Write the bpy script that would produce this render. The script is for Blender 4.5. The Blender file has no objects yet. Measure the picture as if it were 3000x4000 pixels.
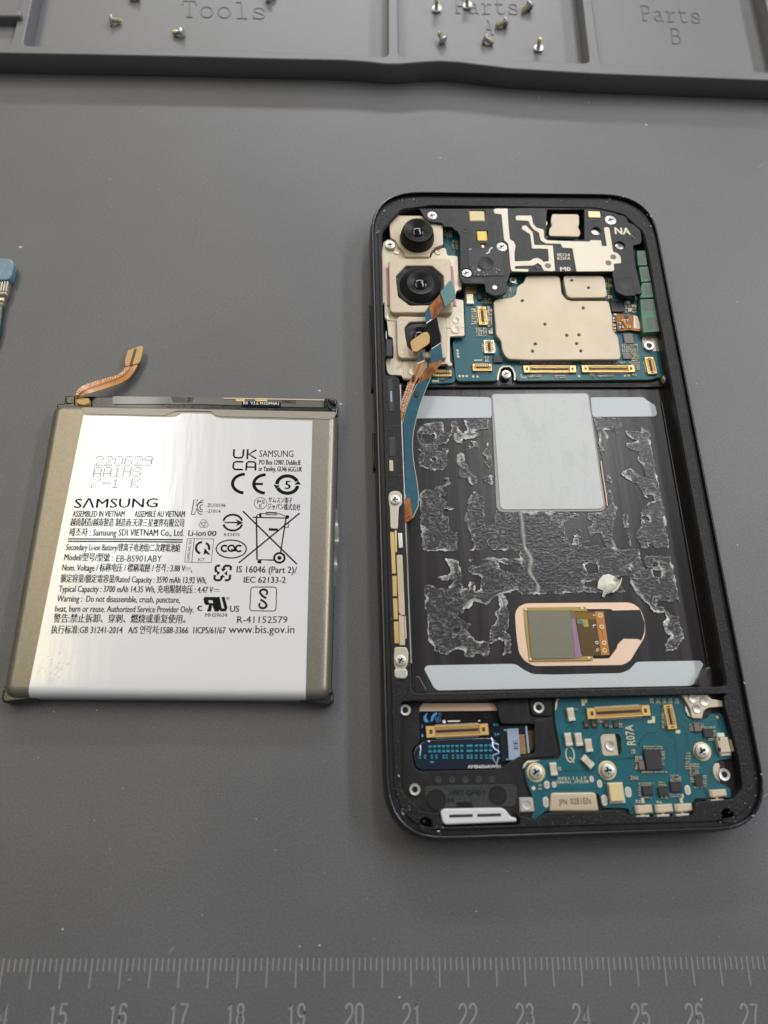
import bpy, math, random
import numpy as np
from mathutils import Vector, Matrix

MM = 0.001                      # everything below is measured in millimetres
random.seed(7)
rng = np.random.default_rng(7)
S = bpy.context.scene
COL = S.collection

# ------------------------------------------------------------------ camera
# millimetres; origin on the mat under the middle of the phone, +Y towards the phone's top
CAM = np.array([-41.56681572582811, -64.0761624540727, 149.46961267281927])
RT = np.array([0.9986514285863146, -0.027190312942269812, 0.044226813864603344])
UP = np.array([0.010005629260638069, 0.9367131367234259, 0.3499548354757498])
FW = np.array([0.05094321903464188, 0.34904037928563775, -0.9357219683551983])
FPX = 2912.206
cd = bpy.data.cameras.new('camera')
cam = bpy.data.objects.new('camera', cd)
COL.objects.link(cam)
cam.matrix_world = Matrix(((RT[0], UP[0], -FW[0], CAM[0]*MM), (RT[1], UP[1], -FW[1], CAM[1]*MM),
                           (RT[2], UP[2], -FW[2], CAM[2]*MM), (0, 0, 0, 1)))
cd.sensor_fit = 'VERTICAL'; cd.sensor_height = 36; cd.sensor_width = 36
cd.lens = FPX/4000*36
cd.clip_start = 0.01; cd.clip_end = 20
cd.dof.use_dof = True; cd.dof.focus_distance = 0.162; cd.dof.aperture_fstop = 14
S.camera = cam

# ------------------------------------------------------------------ light
w = bpy.data.worlds.new('World'); S.world = w; w.use_nodes = True
wn = w.node_tree
wtc = wn.nodes.new('ShaderNodeTexCoord'); wsx = wn.nodes.new('ShaderNodeSeparateXYZ'); wcr = wn.nodes.new('ShaderNodeValToRGB')
wcr.color_ramp.elements[0].position = 0.15; wcr.color_ramp.elements[0].color = (.016, .0165, .018, 1)      # dim walls
wcr.color_ramp.elements[1].position = 0.75; wcr.color_ramp.elements[1].color = (.21, .217, .232, 1)      # pale ceiling
wn.links.new(wtc.outputs['Generated'], wsx.inputs[0]); wn.links.new(wsx.outputs['Z'], wcr.inputs['Fac'])
wn.links.new(wcr.outputs['Color'], wn.nodes['Background'].inputs['Color'])
wn.nodes['Background'].inputs['Strength'].default_value = 1.0


def lamp(name, loc, target, sx, sy, watts, col):
    l = bpy.data.lights.new(name, 'AREA'); l.shape = 'RECTANGLE'
    l.size = sx; l.size_y = sy; l.energy = watts; l.color = col
    o = bpy.data.objects.new(name, l); COL.objects.link(o)
    o.location = loc
    o.rotation_euler = (Vector(target)-Vector(loc)).to_track_quat('-Z', 'Y').to_euler()
    return o


lamp('ceiling_lamp', (-0.335, 0.62, 0.80), (-0.335, 0.62, 0), 0.055, 0.80, 1.5, (1.0, 0.99, 0.97))
lamp('ceiling_lamp', (-0.50, 0.45, 0.80), (-0.50, 0.45, 0), 0.18, 0.90, 2.3, (1.0, 0.84, 0.48))  # added warm lamp, its reflection yellows the left side of the label
lamp('ceiling_lamp', (0.26, 0.74, 0.82), (0.26, 0.74, 0), 0.08, 0.95, 4.0, (0.99, 0.99, 1.0))
lamp('ceiling_lamp', (0.80, 0.45, 0.82), (0.80, 0.45, 0), 0.12, 0.95, 9.8, (0.99, 0.99, 1.0))
lamp('ceiling_lamp', (-0.02, 1.75, 0.90), (-0.02, 1.2, 0), 1.0, 0.15, 14.0, (0.96, 0.98, 1.0))
S.view_settings.view_transform = 'Standard'
try:
    S.view_settings.look = 'None'
except Exception:
    pass
S.view_settings.exposure = 0
S.view_settings.gamma = 1
S.cycles.use_denoising = True
S.cycles.max_bounces = 6

# ------------------------------------------------------------------ measuring helpers


def at(u, v, z=0.0):
    """the spot at height z (mm) that was measured at u, v on the 3000 x 4000 survey picture"""
    d = FW*FPX+RT*(u-1500)+UP*(2000-v)
    return CAM+d*((z-CAM[2])/d[2])


# survey sheets: origin and scale of each enlarged detail the outlines were measured on
sA = (1420, 720, .36166); sB = (1900, 760, .44605); sC = (1420, 1180, .30139); sD = (1760, 1060, .54250)
sE = (1420, 1500, .29832); sF = (1420, 2080, .28933); sG = (1560, 1480, .72333); sH = (1960, 2300, .38577)
sI = (1500, 2680, .39783); sJ = (2000, 2680, .33755); sK = (2450, 2640, .33152)
sL = (0, 1300, .84388); sM = (0, 900, .42194); sN = (0, 960, .24420); sT = (720, 1700, .30139); sU = (700, 2080, .31344)
sQ1 = (1560, 1560, .36166); sQ2 = (2160, 1560, .36166); sQ3 = (1560, 2120, .36166); sQ4 = (2160, 2120, .36166)
sR1 = (0, 0, .90416); sR2 = (1500, 0, .90416); sV = (0, 3600, .90416); sW = (1500, 3600, .90416)
sX = (0, 0, 1.0)


def P(c, x, y, z):
    return at(c[0]+c[2]*x, c[1]+c[2]*y, z)


def PL(c, pts, z):
    """list of 2-D points; an entry may carry its own sheet: (sheet, x, y)"""
    out = []
    for p in pts:
        q = P(c, p[0], p[1], z) if len(p) == 2 else P(p[0], p[1], p[2], z)
        out.append((q[0], q[1]))
    return out


def rounded(pts, r, n=4):
    out = []
    m = len(pts)
    for i in range(m):
        p0, p1, p2 = (np.array(pts[(i+k) % m][:2]) for k in (-1, 0, 1))
        a, b = p0-p1, p2-p1
        la, lb = np.linalg.norm(a), np.linalg.norm(b)
        if la < 1e-6 or lb < 1e-6:
            continue
        d = min(r[i] if hasattr(r, '__len__') else r, .45*la, .45*lb)
        A, B = p1+a/la*d, p1+b/lb*d
        for k in range(n+1):
            t = k/n
            out.append(tuple((1-t)**2*A+2*t*(1-t)*p1+t*t*B))
    return out


def rect_pts(x0, y0, x1, y1, r=0, n=4):
    p = [(x0, y0), (x1, y0), (x1, y1), (x0, y1)]
    return rounded(p, r, n) if r else p


def circle_pts(cx, cy, r, n=24):
    return [(cx+r*math.cos(2*math.pi*k/n), cy+r*math.sin(2*math.pi*k/n)) for k in range(n)]


# ------------------------------------------------------------------ materials


def mat(name, col, rough=.5, metal=0, spec=.5, bump=None, var=None, coat=0, coat_rough=.1, aniso=None, trans=0, grain=None):
    """bump = (scale per mm, strength mm, stretch xyz); var = (scale per mm, amount, second colour, lo, hi)"""
    m = bpy.data.materials.new(name); m.use_nodes = True
    nt = m.node_tree; b = nt.nodes['Principled BSDF']
    b.inputs['Base Color'].default_value = (*col, 1)
    b.inputs['Roughness'].default_value = rough
    b.inputs['Metallic'].default_value = metal
    b.inputs['Specular IOR Level'].default_value = spec
    b.inputs['Coat Weight'].default_value = coat
    b.inputs['Coat Roughness'].default_value = coat_rough
    b.inputs['Transmission Weight'].default_value = trans
    if bump or var or grain:
        tc = nt.nodes.new('ShaderNodeTexCoord')
    if var:
        sc, amt, c2, lo, hi = var[:5]
        st = var[5] if len(var) > 5 else (1, 1, 1)
        mp = nt.nodes.new('ShaderNodeMapping'); mp.inputs['Scale'].default_value = [1000*sc*q for q in st]
        nz = nt.nodes.new('ShaderNodeTexNoise'); nz.inputs['Scale'].default_value = 1; nz.inputs['Detail'].default_value = 5
        rp = nt.nodes.new('ShaderNodeMapRange'); rp.inputs['From Min'].default_value = lo; rp.inputs['From Max'].default_value = hi
        rp.inputs['To Max'].default_value = amt
        mx = nt.nodes.new('ShaderNodeMix'); mx.data_type = 'RGBA'
        mx.inputs['A'].default_value = (*col, 1); mx.inputs['B'].default_value = (*c2, 1)
        nt.links.new(tc.outputs['Object'], mp.inputs['Vector']); nt.links.new(mp.outputs['Vector'], nz.inputs['Vector'])
        nt.links.new(nz.outputs['Fac'], rp.inputs['Value']); nt.links.new(rp.outputs['Result'], mx.inputs['Factor'])
        nt.links.new(mx.outputs['Result'], b.inputs['Base Color'])
        last = mx
        if grain:
            mp2 = nt.nodes.new('ShaderNodeMapping'); mp2.inputs['Scale'].default_value = [1000*grain[0]]*3
            nz2 = nt.nodes.new('ShaderNodeTexNoise'); nz2.inputs['Scale'].default_value = 1; nz2.inputs['Detail'].default_value = 2
            mr2 = nt.nodes.new('ShaderNodeMapRange'); mr2.inputs['From Min'].default_value = .3; mr2.inputs['From Max'].default_value = .7
            mr2.inputs['To Min'].default_value = 1-grain[1]; mr2.inputs['To Max'].default_value = 1+grain[1]
            mu = nt.nodes.new('ShaderNodeMix'); mu.data_type = 'RGBA'; mu.blend_type = 'MULTIPLY'; mu.inputs['Factor'].default_value = 1
            nt.links.new(tc.outputs['Object'], mp2.inputs['Vector']); nt.links.new(mp2.outputs['Vector'], nz2.inputs['Vector'])
            nt.links.new(nz2.outputs['Fac'], mr2.inputs['Value']); nt.links.new(last.outputs['Result'], mu.inputs['A'])
            nt.links.new(mr2.outputs['Result'], mu.inputs['B']); nt.links.new(mu.outputs['Result'], b.inputs['Base Color'])
    if bump:
        sc, h = bump[:2]; st = bump[2] if len(bump) > 2 else (1, 1, 1)
        mp = nt.nodes.new('ShaderNodeMapping'); mp.inputs['Scale'].default_value = [1000*sc*q for q in st]
        nz = nt.nodes.new('ShaderNodeTexNoise'); nz.inputs['Scale'].default_value = 1; nz.inputs['Detail'].default_value = 4
        bp = nt.nodes.new('ShaderNodeBump'); bp.inputs['Strength'].default_value = 1; bp.inputs['Distance'].default_value = h*MM
        nt.links.new(tc.outputs['Object'], mp.inputs['Vector']); nt.links.new(mp.outputs['Vector'], nz.inputs['Vector'])
        nt.links.new(nz.outputs['Fac'], bp.inputs['Height']); nt.links.new(bp.outputs['Normal'], b.inputs['Normal'])
    return m


M = dict(
    mat=mat('grey_silicone', (.115, .115, .120), .42, bump=(5, .045), var=(.035, .7, (.131, .131, .136), .38, .66), grain=(3.2, .22)),
    scuff=mat('silicone_scuff', (.145, .145, .15), .6),
    mark=mat('silicone_ridge', (.30, .30, .305), .5, bump=(6, .03)),
    tray=mat('tray_silicone', (.165, .165, .170), .42, bump=(5, .03), var=(.05, .5, (.18, .18, .184), .35, .7), grain=(3.5, .1)),
    frame=mat('black_anodised_metal', (.008, .008, .010), .26, spec=.4, bump=(3, .01)),
    rim=mat('polished_rim', (.05, .05, .055), .22, metal=.8),
    ledge=mat('black_ledge_plastic', (.008, .008, .009), .5, spec=.3, bump=(2.2, .09), var=(2.6, .7, (.13, .13, .135), .60, .74)),
    black=mat('black_plastic', (.009, .009, .010), .40, spec=.35, bump=(4, .015), var=(.6, .6, (.028, .028, .03), .45, .8)),
    void=mat('dark_recess', (.004, .004, .0045), .35),
    brownblack=mat('black_magnesium', (.017, .0145, .0145), .27, spec=.5, bump=(.5, .03, (1, .04, 1)), var=(.45, .9, (.045, .040, .041), .48, .74, (1, .03, 1))),  # paler lengthwise streaks in the colour imitate soft reflections of light
    midframe=mat('bead_blasted_midframe', (.012, .011, .011), .42, spec=.35, bump=(2.5, .03), var=(.5, .6, (.035, .033, .033), .5, .8)),
    rough_grey=mat('rough_moulded_plastic', (.018, .020, .022), .55, bump=(3, .08), var=(2, .8, (.040, .043, .045), .45, .75)),
    pcb=mat('blue_green_solder_mask', (.011, .104, .128), .36, spec=.35, coat=.1, bump=(.6, .01), var=(.25, .6, (.015, .120, .146), .4, .7)),
    pcb_dark=mat('solder_mask_trace', (.004, .050, .072), .34, coat=.3),
    pcb_edge=mat('board_edge', (.16, .19, .10), .5),
    teal=mat('teal_stiffener', (.06, .19, .19), .4, grain=None),
    flexblue=mat('blue_cover_film', (.008, .078, .128), .42, spec=.3, var=(.7, .5, (.02, .13, .19), .4, .7)),
    flexorange=mat('amber_polyimide', (.52, .21, .032), .36, coat=.2, var=(1.2, .8, (.45, .17, .025), .4, .7, (1, .2, 1))),
    flexbrown=mat('brown_polyimide', (.44, .16, .028), .42, spec=.3, var=(1.5, .8, (.15, .045, .015), .4, .65, (1, .25, 1))),
    flextan=mat('tan_polyimide', (.55, .34, .11), .4, var=(.5, .5, (.48, .27, .08), .4, .7)),
    flexline=mat('trace_line', (.10, .035, .01), .4),
    flexedge=mat('flex_edge', (.50, .45, .25), .4),
    ink_pink=mat('pale_pink_ink', (.85, .68, .58), .5),
    cream=mat('nickel_silver_shield', (.53, .445, .325), .40, metal=.18, bump=(1.2, .008), var=(.12, .6, (.63, .53, .40), .4, .7)),
    cream2=mat('nickel_plate', (.60, .53, .41), .34, metal=.3, bump=(2, .012)),
    silver=mat('bright_nickel', (.68, .66, .61), .36, metal=.75),
    pinbed=mat('pin_bed', (.20, .125, .045), .5),
    screw=mat('screw_steel', (.58, .575, .55), .38, metal=.8),
    yellowmetal=mat('yellowish_nylon_patch', (.55, .52, .25), .4, metal=.4, bump=(3, .04)),
    gold=mat('gold_contact', (.80, .54, .20), .32, metal=.4),
    goldpad=mat('gold_pad', (.66, .45, .18), .34, metal=.5, bump=(4, .03)),
    palegold=mat('pale_gold', (.80, .65, .35), .32, metal=.25),
    copper=mat('copper_foil', (.80, .58, .43), .38, metal=.3, bump=(2, .008)),
    antenna=mat('cream_antenna_plating', (.66, .60, .49), .42, metal=.2, bump=(1.5, .015)),
    yellow=mat('yellow_led_phosphor', (.85, .60, .10), .4),
    foam=mat('cream_foam', (.78, .65, .36), .6),
    ink_white=mat('white_ink', (.80, .80, .78), .5),
    ink_cream=mat('cream_ink', (.66, .58, .38), .5),
    ink_grey=mat('grey_ink', (.09, .095, .10), .5),
    ink_black=mat('black_ink', (.008, .008, .010), .75, spec=.15),
    ink_dot=mat('inkjet_ink', (.03, .03, .03), .8, spec=.1),
    ink_blue=mat('blue_ink', (.06, .30, .62), .4),
    chip=mat('chip_epoxy', (.022, .021, .023), .5, bump=(4, .02)),
    chipgrey=mat('grey_brown_chip', (.16, .13, .11), .4),
    ceramic=mat('tan_ceramic', (.58, .49, .37), .4, bump=(4, .02)),
    tin=mat('tin_solder', (.76, .74, .68), .3, metal=.3),
    lens=mat('lens_barrel', (.005, .005, .0055), .42, spec=.3),
    glass=mat('lens_glass', (.003, .003, .006), .13, spec=.4),
    pink=mat('pink_foam', (.55, .24, .33), .6),
    pad=mat('blue_grey_liner', (.52, .56, .59), .42, bump=(.4, .01)),
    whitepad=mat('white_graphite_pad', (.555, .572, .568), .40, bump=(1.5, .012), var=(.30, .5, (.40, .42, .45), .55, .78, (1, .5, 1)), grain=(3, .05)),
    padrim=mat('clear_film_margin', (.30, .30, .28), .35, bump=(3, .03)),
    sensor=mat('sensor_glass', (.20, .19, .14), .40, bump=(6, .02), var=(4, .6, (.15, .14, .10), .4, .7)),
    purple=mat('purple_film', (.30, .20, .29), .3),
    amberclear=mat('amber_film', (.22, .13, .02), .25, coat=.4),
    darkamber=mat('dark_amber_flex', (.10, .06, .015), .28, coat=.4),
    brass=mat('olive_brass_carrier', (.40, .30, .08), .35, metal=.3),
    green=mat('green_module', (.035, .145, .075), .35, coat=.3, var=(.4, .6, (.06, .19, .10), .4, .7)),
    greenpatch=mat('grey_green_patch', (.06, .085, .06), .4, coat=.3),
    navy=mat('navy_resin', (.004, .010, .022), .08, coat=.8, bump=(.6, .06)),
    cyan=mat('resin_coated_part', (.03, .30, .42), .2, coat=.6),
    bluesteel=mat('blue_grey_chip', (.38, .47, .62), .25, metal=.3),
    white=mat('white_rubber', (.62, .63, .64), .5, bump=(2, .03)),
    pouch=mat('taupe_pouch_film', (.255, .235, .198), .36, metal=.6, bump=(2.5, .012), var=(1.5, .5, (.31, .28, .225), .4, .7), grain=(4, .08)),
    tape=mat('translucent_dark_tape', (.115, .11, .10), .25, coat=.3, bump=(.8, .03)),
    blacktape=mat('black_tape', (.018, .018, .018), .25, coat=.3, bump=(.9, .10)),
    olive=mat('grey_olive_tape', (.14, .14, .12), .26, coat=.4, bump=(.4, .06, (1, .3, 1))),
    label=mat('white_silver_foil', (.80, .80, .81), .19, metal=.13, bump=(.13, .13, (1.0, .14, 1))),
    labeltape=mat('taupe_edge_tape', (.36, .33, .28), .3, bump=(1, .02)),
    paper=mat('torn_liner_paper', (.72, .71, .62), .5, bump=(.5, .12), var=(.5, .6, (.50, .50, .46), .45, .8)),
    lint=mat('pale_lint', (.60, .60, .60), .7),
    bluetape=mat('blue_film', (.13, .23, .31), .35, bump=(.8, .05), var=(.5, .7, (.30, .40, .50), .5, .75)),
    ribmetal=mat('ribbed_contact_metal', (.36, .31, .22), .35, metal=.6, bump=(2, .1, (2, .2, 1))),
    darkteal=mat('dark_teal_board', (.008, .045, .05), .3, coat=.3),
)

# ------------------------------------------------------------------ mesh builder
ORG = {}


class MB:
    def __init__(self):
        self.v = []; self.f = []; self.m = []; self.mats = []; self.n = 0

    def mi(self, m):
        m = M[m] if isinstance(m, str) else m
        if m not in self.mats:
            self.mats.append(m)
        return self.mats.index(m)

    def add(self, v, f, m):
        k = self.mi(m); o = self.n
        self.v.append(np.asarray(v, float).reshape(-1, 3)); self.n += len(self.v[-1])
        for q in f:
            self.f.append([i+o for i in q]); self.m.append(k)
        return self

    # flat plate with any outline, holes and a rounded top edge
    def plate(self, loops, z0, z1, m, bev=0, res=1):
        cu = bpy.data.curves.new('tmp', 'CURVE'); cu.dimensions = '2D'; cu.fill_mode = 'BOTH'
        for lp in loops:
            sp = cu.splines.new('POLY'); sp.points.add(len(lp)-1)
            for i, q in enumerate(lp):
                sp.points[i].co = (q[0], q[1], 0, 1)
            sp.use_cyclic_u = True
        bev = min(bev, (z1-z0)*.49)
        cu.extrude = (z1-z0)/2-bev; cu.bevel_depth = bev; cu.bevel_resolution = res; cu.offset = -bev
        ob = bpy.data.objects.new('tmp', cu)
        me = bpy.data.meshes.new_from_object(ob)
        v = np.empty(len(me.vertices)*3); me.vertices.foreach_get('co', v); v = v.reshape(-1, 3)
        v[:, 2] += (z0+z1)/2
        self.add(v, [list(p.vertices) for p in me.polygons], m)
        bpy.data.objects.remove(ob); bpy.data.curves.remove(cu); bpy.data.meshes.remove(me)
        return self

    def cut(self, c, pts, z0, z1, m, bev=0, rnd=0, holes=(), res=1):
        lp = PL(c, pts, z1)
        if rnd:
            lp = rounded(lp, rnd)
        return self.plate([lp]+[list(h) for h in holes], z0, z1, m, bev, res)

    def box(self, cx, cy, bw, bh, z0, z1, m, rot=0, bev=0):
        a, b = bw/2, bh/2
        e = min(bev, a*.8, b*.8, (z1-z0)*.8)
        ring = lambda a, b, z: [(-a, -b, z), (a, -b, z), (a, b, z), (-a, b, z)]
        v = np.array(ring(a, b, z0)+ring(a, b, z1-e)+(ring(a-e, b-e, z1) if e > 0 else []))
        n = 3 if e > 0 else 2
        f = [[3, 2, 1, 0]]
        for k in range(n-1):
            for i in range(4):
                j = (i+1) % 4
                f.append([k*4+i, k*4+j, (k+1)*4+j, (k+1)*4+i])
        f.append([(n-1)*4+i for i in range(4)])
        c, s = math.cos(rot), math.sin(rot)
        x = v[:, 0]*c-v[:, 1]*s+cx; y = v[:, 0]*s+v[:, 1]*c+cy
        return self.add(np.stack([x, y, v[:, 2]], 1), f, m)

    def pbox(self, c, x, y, pw, ph, z0, z1, m, rot=0, bev=.05):
        q = P(c, x, y, z1)
        bw = np.linalg.norm(P(c, x+pw/2, y, z1)-P(c, x-pw/2, y, z1)); bh = np.linalg.norm(P(c, x, y+ph/2, z1)-P(c, x, y-ph/2, z1))
        return self.box(q[0], q[1], bw, bh, z0, z1, m, rot, bev)

    def lathe(self, cx, cy, prof, m, n=28, sx=1, sy=1):
        v = []; f = []
        for r, z in prof:
            for k in range(n):
                t = 2*math.pi*k/n
                v.append((cx+r*sx*math.cos(t), cy+r*sy*math.sin(t), z))
        for i in range(len(prof)-1):
            for k in range(n):
                j = (k+1) % n
                f.append([i*n+k, i*n+j, (i+1)*n+j, (i+1)*n+k])
        if prof[-1][0] > 1e-6:
            f.append([(len(prof)-1)*n+k for k in range(n)])
        return self.add(v, f, m)

    def cyl(self, cx, cy, r, z0, z1, m, n=24, bev=0):
        pr = [(r, z0), (r, z1-bev)]
        if bev:
            pr += [(r-bev*.3, z1-bev*.3), (r-bev, z1)]
        return self.lathe(cx, cy, pr, m, n)

    def tube(self, path, r, m, n=6):
        path = [np.array(p, float) for p in path]
        v = []; f = []
        for i, p in enumerate(path):
            t = path[min(i+1, len(path)-1)]-path[max(i-1, 0)]
            t = t/np.linalg.norm(t)
            s = np.cross(t, (0, 0, 1.0)); l = np.linalg.norm(s)
            s = s/l if l > 1e-6 else np.array([1.0, 0, 0])
            u = np.cross(s, t)
            rr = r[i] if hasattr(r, '__len__') else r
            for k in range(n):
                a = 2*math.pi*k/n
                v.append(p+rr*(math.cos(a)*s+math.sin(a)*u))
        for i in range(len(path)-1):
            for k in range(n):
                j = (k+1) % n
                f.append([i*n+k, i*n+j, (i+1)*n+j, (i+1)*n+k])
        f.append(list(range(n))[::-1]); f.append([(len(path)-1)*n+k for k in range(n)])
        return self.add(v, f, m)

    def ribbon(self, st, m, thick=.12, lift=0):
        """st: list of (left 3-D point, right 3-D point)"""
        v = []; f = []
        for a, b in st:
            a = np.array(a, float)+(0, 0, lift); b = np.array(b, float)+(0, 0, lift)
            v += [a, b, b-(0, 0, thick), a-(0, 0, thick)]
        for i in range(len(st)-1):
            for k in range(4):
                j = (k+1) % 4
                f.append([i*4+k, i*4+j, (i+1)*4+j, (i+1)*4+k])
        f.append([3, 2, 1, 0]); e = (len(st)-1)*4; f.append([e, e+1, e+2, e+3])
        return self.add(v, f, m)

    def stroke(self, pts2, wd, z, m, closed=False, thick=0):
        """flat line of width wd (mm) through 2-D points"""
        p = [np.array(q[:2], float) for q in pts2]
        if closed:
            p.append(p[0])
        v = []; f = []
        for i in range(len(p)):
            if closed and i in (0, len(p)-1):
                t = p[1]-p[-2]
            else:
                t = p[min(i+1, len(p)-1)]-p[max(i-1, 0)]
            l = np.linalg.norm(t)
            t = t/l if l > 1e-9 else np.array([1.0, 0])
            nn = np.array([-t[1], t[0]])*wd/2
            v += [(*(p[i]+nn), z), (*(p[i]-nn), z)]
        for i in range(len(p)-1):
            f.append([2*i+1, 2*i+3, 2*i+2, 2*i])
        if thick:
            nv = len(v); v = v+[(x, y, zz-thick) for x, y, zz in v]
            for i in range(len(p)-1):
                f.append([2*i, 2*i+2, nv+2*i+2, nv+2*i]); f.append([2*i+3, 2*i+1, nv+2*i+1, nv+2*i+3])
            for q in (0, 2*(len(p)-1)):
                f.append([q, q+1, nv+q+1, nv+q])
        return self.add(v, f, m)

    def ink(self, c, pts, wpx, z, m, closed=False):
        wd = wpx*np.linalg.norm(P(c, *pts[0][:2], z)-P(c, pts[0][0]+1, pts[0][1], z))
        return self.stroke(PL(c, pts, z), wd, z, m, closed)

    def fill(self, c, pts, z, m):
        lp = PL(c, pts, z)
        return self.plate([lp], z-.004, z, m)

    def text(self, s, o, xd, width, height, z, m, bold=.018, thick=0, shear=0):
        """printed text: origin o (2-D mm), baseline direction xd, run width and capital height in mm"""
        cu = bpy.data.curves.new('tmp', 'FONT'); cu.body = s; cu.size = 1;  cu.resolution_u = 2; cu.shear = shear
        ob = bpy.data.objects.new('tmp', cu)
        me = bpy.data.meshes.new_from_object(ob)
        v = np.empty(len(me.vertices)*3)
        if len(me.vertices):
            me.vertices.foreach_get('co', v); v = v.reshape(-1, 3)
            x0, x1 = v[:, 0].min(), v[:, 0].max()
            xs = (v[:, 0]-x0)/(x1-x0)*width; ys = v[:, 1]/.728*height
            xd = np.array(xd[:2], float); xd /= np.linalg.norm(xd); yd = np.array([-xd[1], xd[0]])
            X = o[0]+xs*xd[0]+ys*yd[0]; Y = o[1]+xs*xd[1]+ys*yd[1]
            polys = [list(p.vertices) for p in me.polygons]
            for k, dx in enumerate((0, -1, 1) if bold > 0 else (0,)):
                d = dx*bold*height*1.1
                self.add(np.stack([X+d*xd[0], Y+d*xd[1], np.full(len(X), z+k*.003)], 1), polys, m)
            if thick:
                ed = {}
                for p in polys:
                    for i in range(len(p)):
                        e = (p[i], p[(i+1) % len(p)])
                        if (e[1], e[0]) in ed:
                            del ed[(e[1], e[0])]
                        else:
                            ed[e] = 1
                nv = len(X)
                V = np.concatenate([np.stack([X, Y, np.full(nv, z)], 1), np.stack([X, Y, np.full(nv, z-thick)], 1)])
                self.add(V, [[b, a, a+nv, b+nv] for a, b in ed], m)
        bpy.data.objects.remove(ob); bpy.data.curves.remove(cu); bpy.data.meshes.remove(me)
        return self

    def ptext(self, c, s, x0, y0, x1, y1, hpx, z, m, bold=.018, thick=0, shear=0):
        a, b = P(c, x0, y0, z), P(c, x1, y1, z)
        xd = (b-a)[:2]; wd = np.linalg.norm(xd); xd = xd/wd
        h = P(c, x0, y0-hpx, z)-a
        hh = abs(-xd[1]*h[0]+xd[0]*h[1])
        return self.text(s, a, xd, wd, hh, z, m, bold, thick, shear)

    def build(self, name, parent=None, label=None, cat=None, group=None, kind=None, org=(0, 0, 0), smooth=35):
        if parent is not None:
            base = np.array(ORG[parent.name])
            org = base
        else:
            base = np.array(org, float)
        v = np.concatenate(self.v)-base
        me = bpy.data.meshes.new(name)
        me.from_pydata((v*MM).tolist(), [], self.f)
        for q in self.mats:
            me.materials.append(q)
        me.polygons.foreach_set('material_index', self.m)
        me.polygons.foreach_set('use_smooth', [True]*len(self.f))
        me.update()
        try:
            me.set_sharp_from_angle(angle=math.radians(smooth))
        except Exception:
            pass
        o = bpy.data.objects.new(name, me); COL.objects.link(o)
        if parent is not None:
            o.parent = parent
        else:
            o.location = base*MM
        ORG[o.name] = base
        tag(o, label, cat, group, kind)
        return o


def tag(o, label=None, cat=None, group=None, kind=None):
    for k, q in (('label', label), ('category', cat), ('group', group), ('kind', kind)):
        if q:
            o[k] = q
    return o


def thing(name, label, cat, org, group=None):
    o = bpy.data.objects.new(name, None); COL.objects.link(o)
    o.empty_display_size = .01
    o.location = np.array(org, float)*MM
    ORG[o.name] = np.array(org, float)
    return tag(o, label, cat, group)


def copy_part(src, parent, delta):
    """another of the same part: shares the mesh, moved by delta mm"""
    o = src.copy(); COL.objects.link(o); o.parent = parent
    o.location = Vector(src.location)+Vector(np.array(delta)*MM)
    ORG[o.name] = ORG[src.name]
    return o


# ------------------------------------------------------------------ the mat
RUL = np.array([-40.98104, -91.3866]); RA = math.radians(-1.880346729)
rx = np.array([math.cos(RA), math.sin(RA)]); ry = np.array([-rx[1], rx[0]])
b = MB()
b.plate([rect_pts(-420, -330, 380, 420)], -3, 0, 'mat', bev=.3)
rs = random.Random(3)
for _ in range(46):
    q = at(rs.uniform(0, 3000), rs.uniform(420, 3650), 0)[:2]; a_ = rs.uniform(0, 3.14); l_ = rs.uniform(1.5, 9)
    b.stroke([q+np.array((math.cos(a_+k*rs.uniform(-.03, .03)), math.sin(a_)))*l_*k/5 for k in range(6)], rs.uniform(.03, .07), .004, 'scuff')
mat_o = b.build('work_mat', kind='structure')
tag(mat_o, 'grey silicone repair mat with a moulded ruler along the near edge', None)
b = MB()
for k in range(60, 240):        # millimetre scale moulded along the near edge of the mat
    cm = k/10+8
    q = RUL+rx*(cm-20)*10
    ln = 4.55 if k % 5 == 0 else 2.0
    b.stroke([q-ry*0.05, q-ry*ln], .19, .10, 'mark', thick=.12)


def digit(ch):
    e = lambda cx, cy, rx_, ry_, a0, a1, n=14: [(cx+rx_*math.cos(math.radians(t)), cy+ry_*math.sin(math.radians(t))) for t in np.linspace(a0, a1, n)]
    return {'0': [e(.5, .74, .42, .26, 0, 180)+e(.5, .26, .42, .26, 180, 360)+[(.92, .74)]], '1': [[(.22, .76), (.42, .82), (.56, 1), (.56, 0)]],
            '2': [e(.5, .72, .42, .28, 170, -30)+[(.72, .44), (.14, .12), (.08, .03), (.94, .03)]], '3': [e(.48, .74, .38, .26, 165, -80)+e(.48, .26, .44, .26, 80, -165)],
            '4': [[(.95, .27), (.05, .27), (.70, 1), (.70, 0)]], '5': [[(.86, .98), (.2, .98), (.12, .52)]+e(.5, .30, .42, .30, 140, -155)],
            '6': [e(.5, .30, .40, .29, 0, 360)+[], [(.10, .32), (.14, .66)]+e(.5, .70, .38, .29, 170, 25)], '7': [[(.08, .97), (.93, .97), (.55, .45), (.38, 0)]],
            '8': [e(.5, .75, .34, .24, 0, 360), e(.5, .26, .42, .26, 0, 360)], '9': [e(.5, .70, .40, .29, 0, 360), [(.90, .68), (.86, .34)]+e(.5, .30, .38, .29, -10, -155)]}[ch]


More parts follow.
